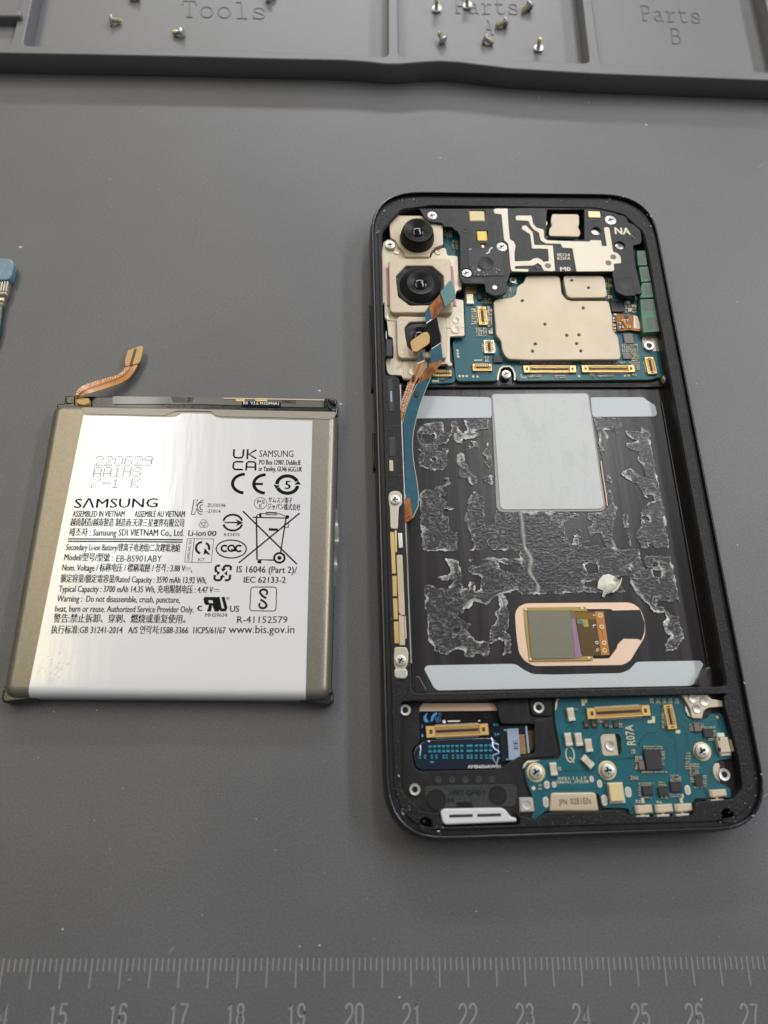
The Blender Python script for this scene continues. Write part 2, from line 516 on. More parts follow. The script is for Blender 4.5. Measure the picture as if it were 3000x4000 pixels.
for n, u in zip(range(14, 28), (-4, 226, 460, 697, 919, 1157, 1384, 1608, 1828, 2050, 2271, 2501, 2712, 2927)):
    c0 = at(u, 3962, 0)[:2]+ry*(-1.75)
    for k, ch in enumerate(str(n)):
        for stk in digit(ch):
            b.stroke([c0+rx*((k-1)*1.75+.18+1.38*x)+ry*(3.3*y) for x, y in stk], .27, .10, 'mark', thick=.12)
b.build('ruler_scale', mat_o)

# dust and lint lying on the mat
b = MB()
for (u, v, s) in ((80, 965, .45), (645, 1357, .16), (1248, 1526, .34), (1330, 1578, .32), (1352, 1586, .15), (1392, 1537, .2), (920, 505, .14),
                  (1720, 617, .3), (2525, 488, .35), (2722, 1500, .18), (2880, 2130, .22), (210, 2780, .15), (245, 3630, .2), (1170, 3697, .15),
                  (1248, 3693, .2), (2740, 3905, .2), (620, 740, .12), (2100, 560, .16), (1000, 3200, .12), (480, 3080, .13), (1860, 3560, .14),
                  (430, 700, .12), (2300, 400, .14), (1560, 3896, .2), (378, 2774, .16), (2880, 1180, .13), (150, 2960, .12), (2250, 640, .1)):
    q = at(u, v, .06)
    b.lathe(q[0], q[1], [(s*.8, 0), (s, .05), (s*.5, .12), (0.01, .16)], 'lint', n=6, sy=.7)
for _ in range(150):
    q = at(random.uniform(0, 3000), random.uniform(420, 3700), .05)
    s = random.uniform(.03, .075)
    b.lathe(q[0], q[1], [(s, 0), (s, .04), (.01, .07)], 'lint', n=5)
for path in ([(2985, 3112), (2996, 3102), (3010, 3099)], [(660, 3722), (668, 3712), (676, 3704), (680, 3700)], [(500, 3826), (506, 3829), (512, 3826)], [(2965, 655), (2980, 640), (2996, 632)],
             [(2103, 375), (2106, 383), (2104, 388)], [(1170, 3765), (1176, 3772), (1180, 3785)]):
    b.tube([at(u, v, .12) for u, v in path], .035, 'lint', n=4)
b.build('dust', None, 'pale specks of dust and lint scattered over the mat', 'dust', kind='stuff')

# ------------------------------------------------------------------ parts tray at the far edge
TZ = 6.0
tray = thing('parts_tray', 'grey moulded parts tray with compartments for tools and loose screws', 'tray', (-28, 116, 0))
front = [(-260, 206), (0, 206), (375, 213), (750, 221), (1000, 228), (1175, 232), (1338, 235), (1430, 241), (1510, 250), (1560, 250), (1640, 243), (1715, 239),
         (1790, 243), (1862, 252), (1997, 268), (2314, 287), (3000, 313), (3260, 324)]
outer = [tuple(at(u, v, TZ)[:2]) for u, v in front]
yb = 215.0
outer = outer+[(outer[-1][0]+3, yb), (outer[0][0], yb)]
ext = lambda u0, v0, u1, v1: [tuple(at(u0, v0, TZ)[:2]), tuple(at(u1, v1, TZ)[:2])]


def up_to(p, q, y):
    p, q = np.array(p), np.array(q)
    t = (y-p[1])/(q[1]-p[1])
    return tuple(p+(q-p)*t)


tools = [tuple(at(u, v, TZ)[:2]) for u, v in ((89, 178), (375, 184), (750, 193), (1180, 206), (1400, 216), (1516, 222))]
tl2 = up_to(tools[0], at(126, 0, TZ)[:2], 205); tr2 = up_to(tools[-1], at(1516, 0, TZ)[:2], 205)
tools = tools+[tr2, tl2]
pa = [tuple(at(u, v, TZ)[:2]) for u, v in ((1558, 222), (1700, 222), (1850, 228), (2304, 247))]
pa = pa+[up_to(pa[-1], at(2275, 0, TZ)[:2], 205), up_to(pa[0], at(1555, 0, TZ)[:2], 205)]
pb = [tuple(at(u, v, TZ)[:2]) for u, v in ((2346, 249), (3055, 285))]
pb = pb+[up_to(pb[1], at(2990, 0, TZ)[:2], 205), up_to(pb[0], at(2313, 0, TZ)[:2], 205)]
lf = [tuple(at(u, v, TZ)[:2]) for u, v in ((-260, 172), (52, 177))]
lf = lf+[up_to(lf[1], at(92, 0, TZ)[:2], 205), (lf[0][0]-6, 205)]
b = MB()
b.plate([outer, rounded(tools, 1.6), rounded(pa, 1.6), rounded(pb, 1.6), rounded(lf, 1.0)], .0, TZ, 'tray', bev=.35, res=2)
b.build('rim', tray)
b = MB()
inner = [(x, y+(1.2 if y < 150 else -3)) for x, y in outer]
b.plate([inner], .02, .9, 'tray')
b.build('floor', tray)
b = MB()
sh = rounded(lf, 1.0)
b.plate([[(x-.3, y+.3) for x, y in lf]], .8, 4.6, 'tray', bev=.3)
q = [tuple(at(u, v, 7.4)[:2]) for u, v in ((-260, 62), (82, 62), (80, 38), (-260, 36))]
b.plate([rounded(q, .8)], 2.0, 7.4, 'tray', bev=.5, res=2)
b.build('step', tray)

# raised slab-serif words on the tray floor


def serif_glyph(ch):
    L = {
        'T': [[(.05, .78), (.05, 1), (.95, 1), (.95, .78)], [(.5, 1), (.5, 0)], [(.28, 0), (.72, 0)]],
        'P': [[(.05, 0), (.5, 0)], [(.22, 0), (.22, 1)], [(.05, 1), (.6, 1), (.82, .92), (.9, .75), (.82, .56), (.6, .48), (.22, .48)]],
        'A': [[(.0, 0), (.3, 0)], [(.7, 0), (1, 0)], [(.14, 0), (.5, 1), (.86, 0)], [(.3, 1), (.5, 1)], [(.27, .36), (.73, .36)]],
        'B': [[(.05, 0), (.6, 0), (.85, .08), (.92, .27), (.82, .46), (.6, .53), (.2, .53)], [(.05, 1), (.55, 1), (.78, .93), (.85, .76), (.78, .6), (.6, .53)], [(.2, 0), (.2, 1)]],
        'o': [[(.5+.42*math.cos(t*math.pi/6), .34+.34*math.sin(t*math.pi/6)) for t in range(13)]],
        'l': [[(.15, 1), (.52, 1), (.52, 0)], [(.15, 0), (.88, 0)]],
        's': [[(.85, .45), (.85, .66)], [(.85, .56), (.7, .66), (.4, .68), (.2, .6), (.2, .47), (.4, .38), (.7, .32), (.88, .2), (.8, .05), (.5, 0), (.25, .03), (.12, .14)], [(.12, .22), (.12, 0)]],
        'a': [[(.18, .6), (.45, .68), (.7, .62), (.76, .48), (.76, .12), (.82, 0), (.96, 0)], [(.76, .4), (.35, .38), (.12, .24), (.14, .08), (.35, 0), (.6, .05), (.76, .18)]],
        'r': [[(.08, .66), (.36, .66), (.36, 0)], [(.08, 0), (.7, 0)], [(.36, .42), (.55, .62), (.78, .68), (.92, .6)]],
        't': [[(.34, .92), (.34, .15), (.45, .02), (.65, 0), (.88, .1)], [(.1, .66), (.8, .66)]],
    }
    return L[ch]


def emboss(b, word, p0, p1, hpx_pt, z):
    a, e, h = at(*p0, z)[:2], at(*p1, z)[:2], at(*hpx_pt, z)[:2]
    xd = (e-a)/len(word); yd = h-a
    for i, ch in enumerate(word):
        for st in serif_glyph(ch):
            pts = [a+xd*(i+.08+.84*x)+yd*y for x, y in st]
            b.tube([(q[0], q[1], z) for q in pts], .22, 'tray', n=6)


for words_ in ((('Tools', (706, 66), (1046, 75), (706, 4)),), (('Parts', (1772, 52), (2032, 58), (1768, -6)), ('A', (1888, 134), (1932, 136), (1886, 82))),
               (('Parts', (2502, 80), (2744, 92), (2494, 22)), ('B', (2617, 170), (2668, 172), (2610, 112)))):
    b = MB()
    for q in words_:
        emboss(b, *q, .90)
    b.build('embossed_lettering', tray)


# ------------------------------------------------------------------ loose screws
def screw_mesh(b, head, tail, hr=1.3, sr=.70):
    """pan head at 'head' pointing away from 'tail' (3-D mm)"""
    head, tail = np.array(head, float), np.array(tail, float)
    ax = tail-head; ln = np.linalg.norm(ax); ax /= ln
    s = np.cross(ax, (0, 0, 1.0)); s = s/np.linalg.norm(s) if np.linalg.norm(s) > 1e-6 else np.array([1.0, 0, 0])
    u = np.cross(s, ax)

    def lathe(prof, m, n=14):
        v = []; f = []
        for r, d in prof:
            for k in range(n):
                t = 2*math.pi*k/n
                v.append(head+ax*d+r*(math.cos(t)*s+math.sin(t)*u))
        for i in range(len(prof)-1):
            for k in range(n):
                j = (k+1) % n
                f.append([i*n+k, i*n+j, (i+1)*n+j, (i+1)*n+k])
        f.append([(len(prof)-1)*n+k for k in range(n)])
        b.add(v, f, m)
    lathe([(.001, -.62), (.38, -.62), (.4, -.3), (.42, -.62), (hr*.75, -.58), (hr, -.25), (hr, .05), (sr, .12)], 'screw')
    prof = [(sr, .1)]
    d = .2
    while d < ln-.3:
        prof += [(sr, d), (sr*.8, d+.12)]; d += .26
    prof += [(sr*.55, ln), (.01, ln)]
    k = int(len(prof)*.45)
    lathe(prof[:k+1], 'screw'); lathe(prof[k:], 'yellowmetal')


def screw(label, c, hx, hy, hz, tx, ty, tz):
    b = MB()
    hp, tp = P(c, hx, hy, hz), P(c, tx, ty, tz)
    d = tp-hp; d = d/np.linalg.norm(d)*min(max(np.linalg.norm(d), 2.3), 2.9)
    screw_mesh(b, hp, hp+d)
    b.build('screw', None, label, 'screw', 'loose screws sorted into the tray', org=(hp[0], hp[1], .9))


screw('small steel screw left of the word Tools, head on its left side', sR1, 482, 86, 2.1, 524, 90, 1.6)
screw('small steel screw below the word Tools, head on its right side', sR1, 784, 138, 2.1, 745, 140, 1.6)
screw('steel screw at the far picture edge, left of the word Tools', sR1, 588, -22, 2.1, 560, -6, 1.5)
screw('steel screw cut by the far picture edge, right of the word Tools', sR1, 1160, -14, 2.1, 1190, -24, 1.6)
screw('screw standing on its head at the far left of the Parts A compartment', sR2, 228, 36, 1.6, 230, -8, 4.6)
screw('screw standing on its head above the first letter of the word Parts', sR2, 361, 22, 1.6, 360, -22, 4.6)
screw('tilted screw right of the word Parts, head up at far right', sR2, 628, 24, 2.2, 596, 50, 1.6)
screw('screw lying just below the word Parts, brass thread to the left', sR2, 524, 96, 2.1, 482, 112, 1.6)
screw('dark screw showing its cross recess, nearest the left wall of its compartment', sR2, 254, 172, 2.0, 240, 146, 2.6)
screw('screw just below the letter A, yellow thread pointing right', sR2, 438, 166, 2.2, 474, 188, 1.5)
screw('nearest screw to the front rim, standing on its head at right', sR2, 668, 206, 1.6, 676, 160, 4.8)

# ------------------------------------------------------------------ battery
BC = np.array([-74.49, -14.16]); BA = math.radians(-1.675)
bx = np.array([math.cos(BA), math.sin(BA)]); by = np.array([-bx[1], bx[0]])
Bw = lambda x, y: BC+bx*x+by*y


def Bl(q):
    d = np.array(q[:2])-BC
    return np.array([d@bx, d@by])


batt = thing('phone_battery', 'flat taupe phone battery with a white printed label and amber flex tail', 'battery', (BC[0], BC[1], 0))
BZ = 4.9
b = MB()
rg = []
for t in list(np.linspace(-90, 0, 6))+list(np.linspace(0, 90, 9)):
    i_ = 1.9*(1-math.cos(math.radians(t)))
    z_ = (2.0+1.95*math.sin(math.radians(t))) if t < 0 else (BZ-1.9+1.9*math.sin(math.radians(t)))
    rg.append([(*Bw(x, y), z_) for x, y in rounded([(-30.6+i_, -32.7+i_), (30.6-i_, -32.7+i_), (30.6-i_, 29.0-i_), (-30.6+i_, 29.0-i_)], 2.4-i_*.95, 5)])
k_ = len(rg[0])
b.add([q for r in rg for q in r], [[a*k_+i, a*k_+(i+1) % k_, (a+1)*k_+(i+1) % k_, (a+1)*k_+i] for a in range(len(rg)-1) for i in range(k_)]+[[(len(rg)-1)*k_+i for i in range(k_)]], 'pouch')
b.build('pouch', batt, smooth=60)
# folded side seams, dark along both long sides
for s_ in (-1, 1):
    b = MB()
    b.plate([[tuple(Bw(x, y)) for x, y in rounded([(s_*30.0, -31), (s_*30.72, -31), (s_*30.8, 0), (s_*30.7, 27), (s_*30.0, 27)], .2)]], .4, 2.3, 'blacktape', bev=.3, res=2)
    b.build('side_seam', batt)
b = MB()
st = []
for k in range(15):
    y = 6.5-k*1.2; r_ = random.uniform(.1, .75)*math.sin(math.pi*(k+.5)/15)
    st.append(((*Bw(30.45, y), 3.1), (*Bw(30.9+r_, y), 2.6+random.uniform(-.4, .4))))
b.ribbon(st, 'olive', thick=.4)
b.build('torn_foil', batt)
# black wrapped corners at the near end
for s_ in (-1, 1):
    b = MB()
    cs = [(s_*24.6, -33.0), (s_*30.4, -33.75), (s_*31.2, -33.0), (s_*31.0, -30.4), (s_*29.5, -31.6), (s_*24.6, -32.0)]
    b.plate([rounded([tuple(Bw(*q)) for q in cs], .5)], .15, 3.2, 'blacktape', bev=.5, res=3)
    b.build('corner_fold', batt)

# label: a sheet that follows the top and wraps over the rounded near edge
b = MB()
le = [Bl(P(sL, x, y, BZ)) for x, y in ((383, 400), (135, 1640))]
re_ = [Bl(P(sL, x, y, BZ)) for x, y in ((1447, 400), (1415, 1660))]
prof = []
R_ = 1.9
for t in np.linspace(0, 1, 24):
    prof.append((None, t))
ybend = -32.7+R_
NU = 40
topf = lambda u: (26.0 if not (.395 < u < .585) else 26.0+1.05*min(1, (u-.395)/.03, (.585-u)/.03))
v = []; f = []
ring = [(ybend-(R_+.05)*math.sin(a), BZ-R_+(R_+.05)*math.cos(a)) for a in np.linspace(0, math.pi/2, 9)]+[(-32.75, 1.9), (-32.75, .6)]
rows = 26
for i in range(rows+len(ring)):
    for j in range(NU+1):
        u = j/NU
        if i < rows:
            y = topf(u)+(ybend+.02-topf(u))*i/rows; z = BZ+.05
        else:
            y, z = ring[i-rows]
        t = (le[0][1]-y)/(le[0][1]-le[1][1])
        xl = le[0][0]+(le[1][0]-le[0][0])*t; xr = re_[0][0]+(re_[1][0]-re_[0][0])*t
        q = Bw(xl+(xr-xl)*u, y)
        v.append((q[0], q[1], z))
for i in range(rows+len(ring)-1):
    for j in range(NU):
        a = i*(NU+1)+j
        f.append([a, a+NU+1, a+NU+2, a+1])
b.add(v, f, 'label')
ZT = BZ+.065
K_ = 'ink_black'
T = lambda s, x0, y0, x1, y1, h, bold=.024, m=K_: b.ptext(sL, s, x0, y0, x1, y1, h, ZT, m, bold)
# dot-matrix date code
DOT = {'2': '0E11010204081F', '0': '0E11111111110E', '6': '0E10101E11110E', '9': '0E11110F01010E', 'A': '0E1111111F1111', '1': '040C040404040E',
       'H': '1111111F111111', 'S': '0E11100E01110E', '/': '01010204081010', '-': '0000001F000000', 'K': '11121418141211', ' ': '00000000000000'}
for row, (txt, ox, oy) in enumerate((('220629', 447, 573), ('AA1HS', 440, 624), ('/-1 K', 432, 676))):
    for i, ch in enumerate(txt):
        for r in range(7):
            bits = int(DOT[ch][2*r:2*r+2], 16)
            for cc in range(5):
                if bits >> (4-cc) & 1:
                    x = ox+i*45.5+cc*8.0-r*1.4; y = oy+r*6.6
                    q = P(sL, x, y, ZT)
                    b.add([(q[0]+.15*math.cos(t), q[1]+.14*math.sin(t), ZT) for t in np.arange(6)*math.pi/3], [list(range(6))], 'ink_dot')
T('S\u039bMSUNG', 343, 811, 728, 808, 45, .022)
T('ASSEMBLED IN VIETNAM', 335, 852, 575, 852, 30)
T('ASSEMBL\u00c9 AU VIETNAM', 622, 853, 855, 853, 30)
T('\u8d8a\u5357\u5236\u9020/\u8d8a\u5357\u88fd\u9020 \u5236\u9020\u5546:\u5929\u6d25\u4e09\u661f\u89c6\u754c\u6709\u9650\u516c\u53f8', 325, 892, 850, 896, 31)
T('\uc81c\uc870\uc790 : Samsung SDI VIETNAM Co., Ltd.', 318, 939, 850, 940, 32)
b.ink(sL, [(315, 954), (580, 955), (846, 958)], 6.5, ZT, K_); b.ink(sL, [(314, 965), (580, 966), (845, 969)], 6.5, ZT, K_)
T('Secondary Li-ion Battery/\u9502\u79bb\u5b50\u7535\u6c60\u7ec4/\u4e8c\u6b21\u92f0\u96fb\u6c60\u7d44', 305, 1006, 832, 1011, 30)
T('Model/\u578b\u53f7/\u578b\u865f : ', 296, 1053, 520, 1056, 31)
T('EB-BS901ABY', 537, 1060, 748, 1060, 32, .012)
T('Nom. Voltage / \u6807\u79f0\u7535\u538b / \u6a19\u7a31\u96fb\u58d3 / \uc815\uaca9 : 3.88 V', 287, 1101, 856, 1105, 31)
T('\u989d\u5b9a\u5bb9\u91cf/\u984d\u5b9a\u96fb\u5bb9\u91cf/Rated Capacity : 3590 mAh 13.92 Wh,', 279, 1152, 955, 1160, 31)
T('Typical Capacity : 3700 mAh 14.35 Wh, \u5145\u7535\u9650\u5236\u7535\u538b : 4.47 V', 271, 1199, 985, 1204, 31)
T('Warning :  Do not disassemble, crush, puncture,', 263, 1244, 832, 1250, 31)
T('heat, burn or reuse. Authorized Service Provider Only.', 254, 1291, 895, 1295, 31)
T('\u8b66\u544a:\u7981\u6b62\u62c6\u5378\u3001\u7a7f\u523a\u3001\u71c3\u70e7\u6216\u91cd\u590d\u4f7f\u7528\u3002', 246, 1338, 858, 1341, 33)
T('\u6267\u884c\u6807\u51c6:GB 31241-2014   A/S \uc5f0\ub77d\ucc98:1588-3366  1ICP5/61/67', 235, 1390, 1043, 1392, 32)
T('www.bis.gov.in', 1058, 1390, 1362, 1390, 38, .01)
T('R-41152579', 1097, 1343, 1330, 1343, 33, .01)
for x, y in ((857, 1088), (990, 1187)):
    b.ink(sL, [(x, y), (x+26, y+1)], 3, ZT, K_)
    for k in range(3):
        b.ink(sL, [(x+k*10, y+10), (x+k*10+6, y+10)], 3, ZT, K_)
T(',', 884, 1106, 889, 1106, 31)
T('SAMSUNG', 1200, 574, 1358, 575, 32, .005)
T('PO Box 12987, Dublin.IE', 1200, 610, 1392, 612, 24)
T('or Yateley, GU46 6GG.UK', 1197, 640, 1398, 643, 24)


def arc(cx, cy, rx_, ry_, a0, a1, n=20):
    return [(cx+rx_*math.cos(math.radians(a)), cy-ry_*math.sin(math.radians(a))) for a in np.linspace(a0, a1, n)]


def ink(pts, wpx, closed=False, c=sL):
    b.ink(c, pts, wpx, ZT, K_, closed)


# U K C A in squared strokes
ink([(645, 180), (640, 260), (655, 288), (700, 294), (745, 290), (762, 265), (770, 182)], 24, c=sT)
ink([(822, 182), (815, 312)], 24, c=sT); ink([(935, 190), (835, 246), (930, 306)], 24, c=sT)
ink([(765, 345), (665, 344), (640, 360), (632, 420), (648, 442), (760, 446)], 24, c=sT)
ink([(800, 456), (808, 365), (828, 345), (900, 345), (922, 362), (922, 458)], 24, c=sT); ink([(805, 412), (920, 414)], 20, c=sT)
# C E
ink(arc(790, 627, 165, 122, 92, 262), 42, c=sT)
ink(arc(1060, 632, 160, 120, 92, 264), 42, c=sT); ink([(900, 632), (1020, 632)], 34, c=sT)
# numeral in a ring of two arrows
ink(arc(1335, 640, 135, 112, 22, 178, 24), 48, c=sT); ink(arc(1335, 640, 135, 112, 202, 352, 24), 48, c=sT)
b.fill(sT, [(1155, 640), (1240, 655), (1190, 695)], ZT, K_); b.fill(sT, [(1515, 640), (1425, 640), (1475, 590)], ZT, K_)
b.ptext(sT, '5', 1308, 697, 1372, 697, 112, ZT, K_, .04)
# monogram, round arrow mark, ellipse mark, boxed quality mark
ink([(92, 1028), (125, 838), (170, 836), (150, 915), (215, 852), (248, 840)], 12, c=sT)
ink([(92, 1028), (135, 1024), (150, 950), (190, 1020), (232, 1028)], 12, c=sT)
ink(arc(225, 932, 58, 60, 75, 285), 12, c=sT); ink(arc(232, 934, 30, 32, 75, 285), 12, c=sT)
b.ptext(sT, 'ZU10196', 297, 930, 532, 932, 48, ZT, K_); b.ptext(sT, '-21014', 285, 1003, 468, 1008, 46, ZT, K_)
ink(arc(988, 882, 82, 74, 0, 350, 36), 7, True, c=sT)
b.ptext(sT, 'PS', 945, 886, 1042, 888, 48, ZT, K_); b.ptext(sT, 'E', 970, 937, 1002, 937, 44, ZT, K_)
T('\u30b5\u30e0\u30b9\u30f3\u96fb\u5b50', 1242, 784, 1352, 787, 22); T('\u30b8\u30e3\u30d1\u30f3\u682a\u5f0f\u4f1a\u793e', 1238, 816, 1390, 820, 24)
for k in range(3):
    a0 = math.radians(90+120*k)
    pts = []
    for dx, dy in ((-46, 12), (-20, 56), (22, 56), (40, 24), (12, 10), (0, 30), (-20, 2)):
        x = dx*math.cos(a0-math.pi/2)-dy*math.sin(a0-math.pi/2); y = dx*math.sin(a0-math.pi/2)+dy*math.cos(a0-math.pi/2)
        pts.append((250+x*1.05, 1150-y*.95))
    ink(pts, 7, True, c=sT)
T('Li-ion', 871, 940, 951, 941, 29); T('00', 960, 940, 1000, 941, 26, .035)
ink(arc(628, 1128, 122, 98, 10, 170), 28, c=sT); ink(arc(628, 1135, 122, 100, 192, 348), 28, c=sT)
b.fill(sT, [(495, 1122), (690, 1122), (660, 1086), (765, 1136), (668, 1180), (690, 1142), (520, 1138), (530, 1130)], ZT, K_)
b.ptext(sT, 'R33475', 513, 1306, 715, 1308, 40, ZT, K_, .02)
ink([(40, 1340), (382, 1346), (348, 1652), (5, 1646)], 10, True, c=sT); ink([(130, 1342), (96, 1648)], 9, c=sT)
q0, q1 = P(sT, 66, 1632, ZT), P(sT, 98, 1358, ZT)
b.text('SAMSUNG SDI', q0, (q1-q0)[:2], np.linalg.norm((q1-q0)[:2]), .62, ZT, K_, .01)
ink(arc(238, 1462, 84, 74, 60, -20), 30, c=sT); ink(arc(232, 1462, 80, 74, 90, 250), 30, c=sT)
b.fill(sT, [(262, 1462), (342, 1552), (296, 1545), (290, 1530), (248, 1552)], ZT, K_)
b.ptext(sT, 'ICT', 180, 1628, 262, 1628, 38, ZT, K_, .03)
ink(arc(608, 1475, 195, 116, 0, 350, 44), 17, True, c=sT)
for cx in (515, 700):
    ink(arc(cx+8, 1468, 42, 38, 45, 315), 26, c=sT)
ink(arc(610, 1466, 42, 38, 0, 350, 24), 24, True, c=sT); ink([(605, 1478), (662, 1502)], 18, c=sT)
# crossed-out wheeled bin
ink([(760, 985), (1460, 1672)], 20, c=sT); ink([(1495, 1010), (705, 1655)], 20, c=sT)
ink([(935, 1050), (942, 1612), (1165, 1620)], 20, c=sT); ink([(1318, 1075), (1248, 1520)], 18, c=sT)
ink([(885, 1064), (1318, 1074)], 16, c=sT); ink([(932, 1062), (945, 1035), (1010, 1018), (1120, 1008), (1240, 1020), (1330, 1058)], 12, c=sT)
ink(arc(1232, 1590, 68, 62, 0, 350, 30), 28, True, c=sT); ink(arc(1232, 1590, 14, 13, 0, 345, 16), 28, True, c=sT)
ink([(1058, 1000), (1200, 1004), (1198, 1034), (1056, 1030)], 12, True, c=sT)
b.fill(sT, [(1095, 1204), (1216, 1210), (1212, 1242), (1094, 1238)], ZT, K_); b.fill(sT, [(950, 1620), (1000, 1620), (998, 1662), (950, 1660)], ZT, K_)
b.fill(sT, [(970, 1010), (1000, 1010), (998, 1065), (970, 1065)], ZT, K_)
ink(arc(1335, 1060, 13, 12, 0, 345, 16), 26, True, c=sT); ink([(1300, 1146), (1352, 1146), (1350, 1194), (1296, 1192)], 14, True, c=sT)
# four-arrow square
for dx, dy, pp in ((0, 0, [(455, 495), (455, 430), (475, 415), (510, 413)]), (0, 0, [(555, 470), (558, 430), (575, 415), (625, 415), (645, 430), (640, 470)]),
                   (0, 0, [(635, 525), (630, 580), (610, 595), (570, 595)]), (0, 0, [(530, 540), (525, 580), (505, 596), (455, 594), (440, 580), (442, 530)])):
    ink(pp, 30, c=sU)
for tri in ([(515, 450), (585, 452), (545, 490)], [(470, 470), (510, 505), (470, 540)], [(600, 475), (560, 510), (598, 540)], [(540, 525), (500, 560), (575, 560)]):
    b.fill(sU, tri, ZT, K_)
T('IS 16046 (Part 2)/', 1095, 1109, 1373, 1113, 32); T('IEC 62133-2', 1128, 1157, 1322, 1158, 30)
q = rounded([(895, 680), (1215, 680), (1205, 980), (878, 976)], 40)
ink(q, 11, True, c=sU)
ink(arc(1052, 748, 46, 38, 20, 180, 14)+[(1030, 785), (1085, 822)], 28, c=sU); ink(arc(1052, 748, 46, 38, 20, -50, 8), 24, c=sU)
ink(arc(1042, 908, 46, 36, 200, 370, 16)+[(1070, 872), (1012, 835)], 28, c=sU); ink(arc(1042, 908, 46, 36, 200, 130, 8), 24, c=sU)
# component mark: mirrored R with U
lp = [PL(sU, [(300, 825), (318, 803), (466, 803), (500, 985), (440, 985), (412, 905), (395, 985), (345, 985), (372, 905), (330, 905), (312, 880)], ZT), PL(sU, [(362, 845), (412, 845), (424, 880), (374, 880)], ZT)]
b.plate(lp, ZT-.004, ZT, K_)
ink([(482, 803), (512, 950), (525, 965), (575, 965), (583, 945), (545, 803)], 40, c=sU)
b.ptext(sU, 'c', 225, 978, 282, 978, 105, ZT, K_, .03); b.ptext(sU, 'US', 632, 990, 745, 990, 82, ZT, K_, .03)
b.ptext(sU, 'MH29634', 323, 1052, 598, 1052, 50, ZT, K_, .012); b.ptext(sU, '\u00ae', 585, 838, 626, 838, 36, ZT, K_)
for _ in range(60):             # scuffs near the left corner of the label
    x, y = random.gauss(235, 38), random.gauss(1560, 42)
    ink_l = random.uniform(4, 14)
    b.ink(sL, [(x, y), (x+ink_l, y-ink_l*.55)], 1.3, ZT-.005, 'labeltape')
b.build('label', batt, 'white foil label crowded with black print and marks', smooth=60)

b = MB()            # taupe tape over the far edge of the label
b.cut(sL, [(372, 345), (1556, 366), (1552, 388), (1530, 402), (1447, 396), (1012, 386), (985, 372), (972, 362), (828, 360), (800, 366), (765, 384), (392, 374)], BZ-.02, BZ+.09, 'labeltape', bev=.03, rnd=1.0)
b.build('edge_tape', batt)
b = MB()            # protection board under dark tape at the far end
pc = [(-28.9, 28.2), (30.0, 28.6), (30.2, 32.3), (-28.9, 31.6)]
b.plate([[tuple(Bw(*q)) for q in pc]], .2, 3.2, 'blacktape', bev=.3)
b.cut(sL, [(520, 293), (800, 296), (1020, 299), (1500, 310), (1500, 345), (1300, 342), (930, 330), (520, 330)], 3.0, 3.34, 'olive', bev=.05, rnd=.5)
b.cut(sL, [(1120, 316), (1300, 320), (1300, 345), (1118, 342)], 3.2, 3.4, 'ink_black', bev=.02)
b.cut(sL, [(790, 296), (900, 298), (890, 322), (800, 322)], 3.2, 3.39, 'blacktape', bev=.02, rnd=.4)
b.ptext(sL, 'R0  V3.6 M1DM4A1', 1126, 331, 1290, 334, 14, 3.42, 'ink_white'); b.ptext(sL, 'FN623', 1308, 326, 1368, 327, 17, 3.36, 'ink_black', .03)
for x, w_ in ((1113, 44), (1210, 56)):
    b.plate([rounded(PL(sL, [(x-w_/2, 302), (x+w_/2, 302), (x+w_/2, 317), (x-w_/2, 317)], 3.4), .5)], 3.3, 3.42, 'goldpad')
b.cut(sL, [(1035, 300), (1500, 308), (1500, 313), (1035, 305)], 3.3, 3.45, 'ceramic')
b.build('protection_board', batt)
for grp in ((([(1500, 300), (1545, 302), (1562, 320), (1568, 350), (1560, 372), (1520, 350)], 4.3), ([(1515, 302), (1560, 306), (1556, 335), (1530, 325)], 4.9), ([(1528, 350), (1566, 345), (1560, 385), (1540, 380)], 4.7)), (([(262, 330), (345, 322), (350, 345), (280, 352), (262, 348)], 3.9), ([(300, 290), (345, 290), (345, 330), (304, 330)], 3.5))):      # crumpled black tape on the far corners
    b = MB()
    for pts, z in grp:
        b.cut(sL, pts, .9, z, 'blacktape', bev=.33, rnd=.55, res=2)
    b.build('corner_tape', batt)
# amber flex tail
fl = thing_z = None
b = MB()
left = [(692, 1560, 4.4), (700, 1510, 5.2), (722, 1462, 5.2), (780, 1428, 4.5), (900, 1390, 3.3), (1000, 1364, 2.6), (1090, 1338, 2.1), (1140, 1300, 1.9), (1160, 1262, 1.8)]
right = [(735, 1568, 4.5), (748, 1532, 5.2), (780, 1522, 5.3), (830, 1508, 4.7), (900, 1487, 3.8), (1000, 1455, 2.9), (1100, 1422, 2.2), (1195, 1372, 1.9), (1250, 1300, 1.8), (1282, 1225, 1.8)]
n = 24


def resample(path, n):
    p = np.array(path, float)
    d = np.concatenate([[0], np.cumsum(np.hypot(*(p[1:, :2]-p[:-1, :2]).T))])
    t = np.linspace(0, d[-1], n)
    return np.stack([np.interp(t, d, p[:, k]) for k in range(3)], 1)


def smooth_path(path, n, it=2):
    q = resample(path, n)
    for _ in range(it):
        q[1:-1] = (q[:-2]+2*q[1:-1]+q[2:])/4
    return q


def strip(c, left, right, n=24):
    L_, R2 = smooth_path(left, n), smooth_path(right, n)
    return [(P(c, *a), P(c, *bb)) for a, bb in zip(L_, R2)]


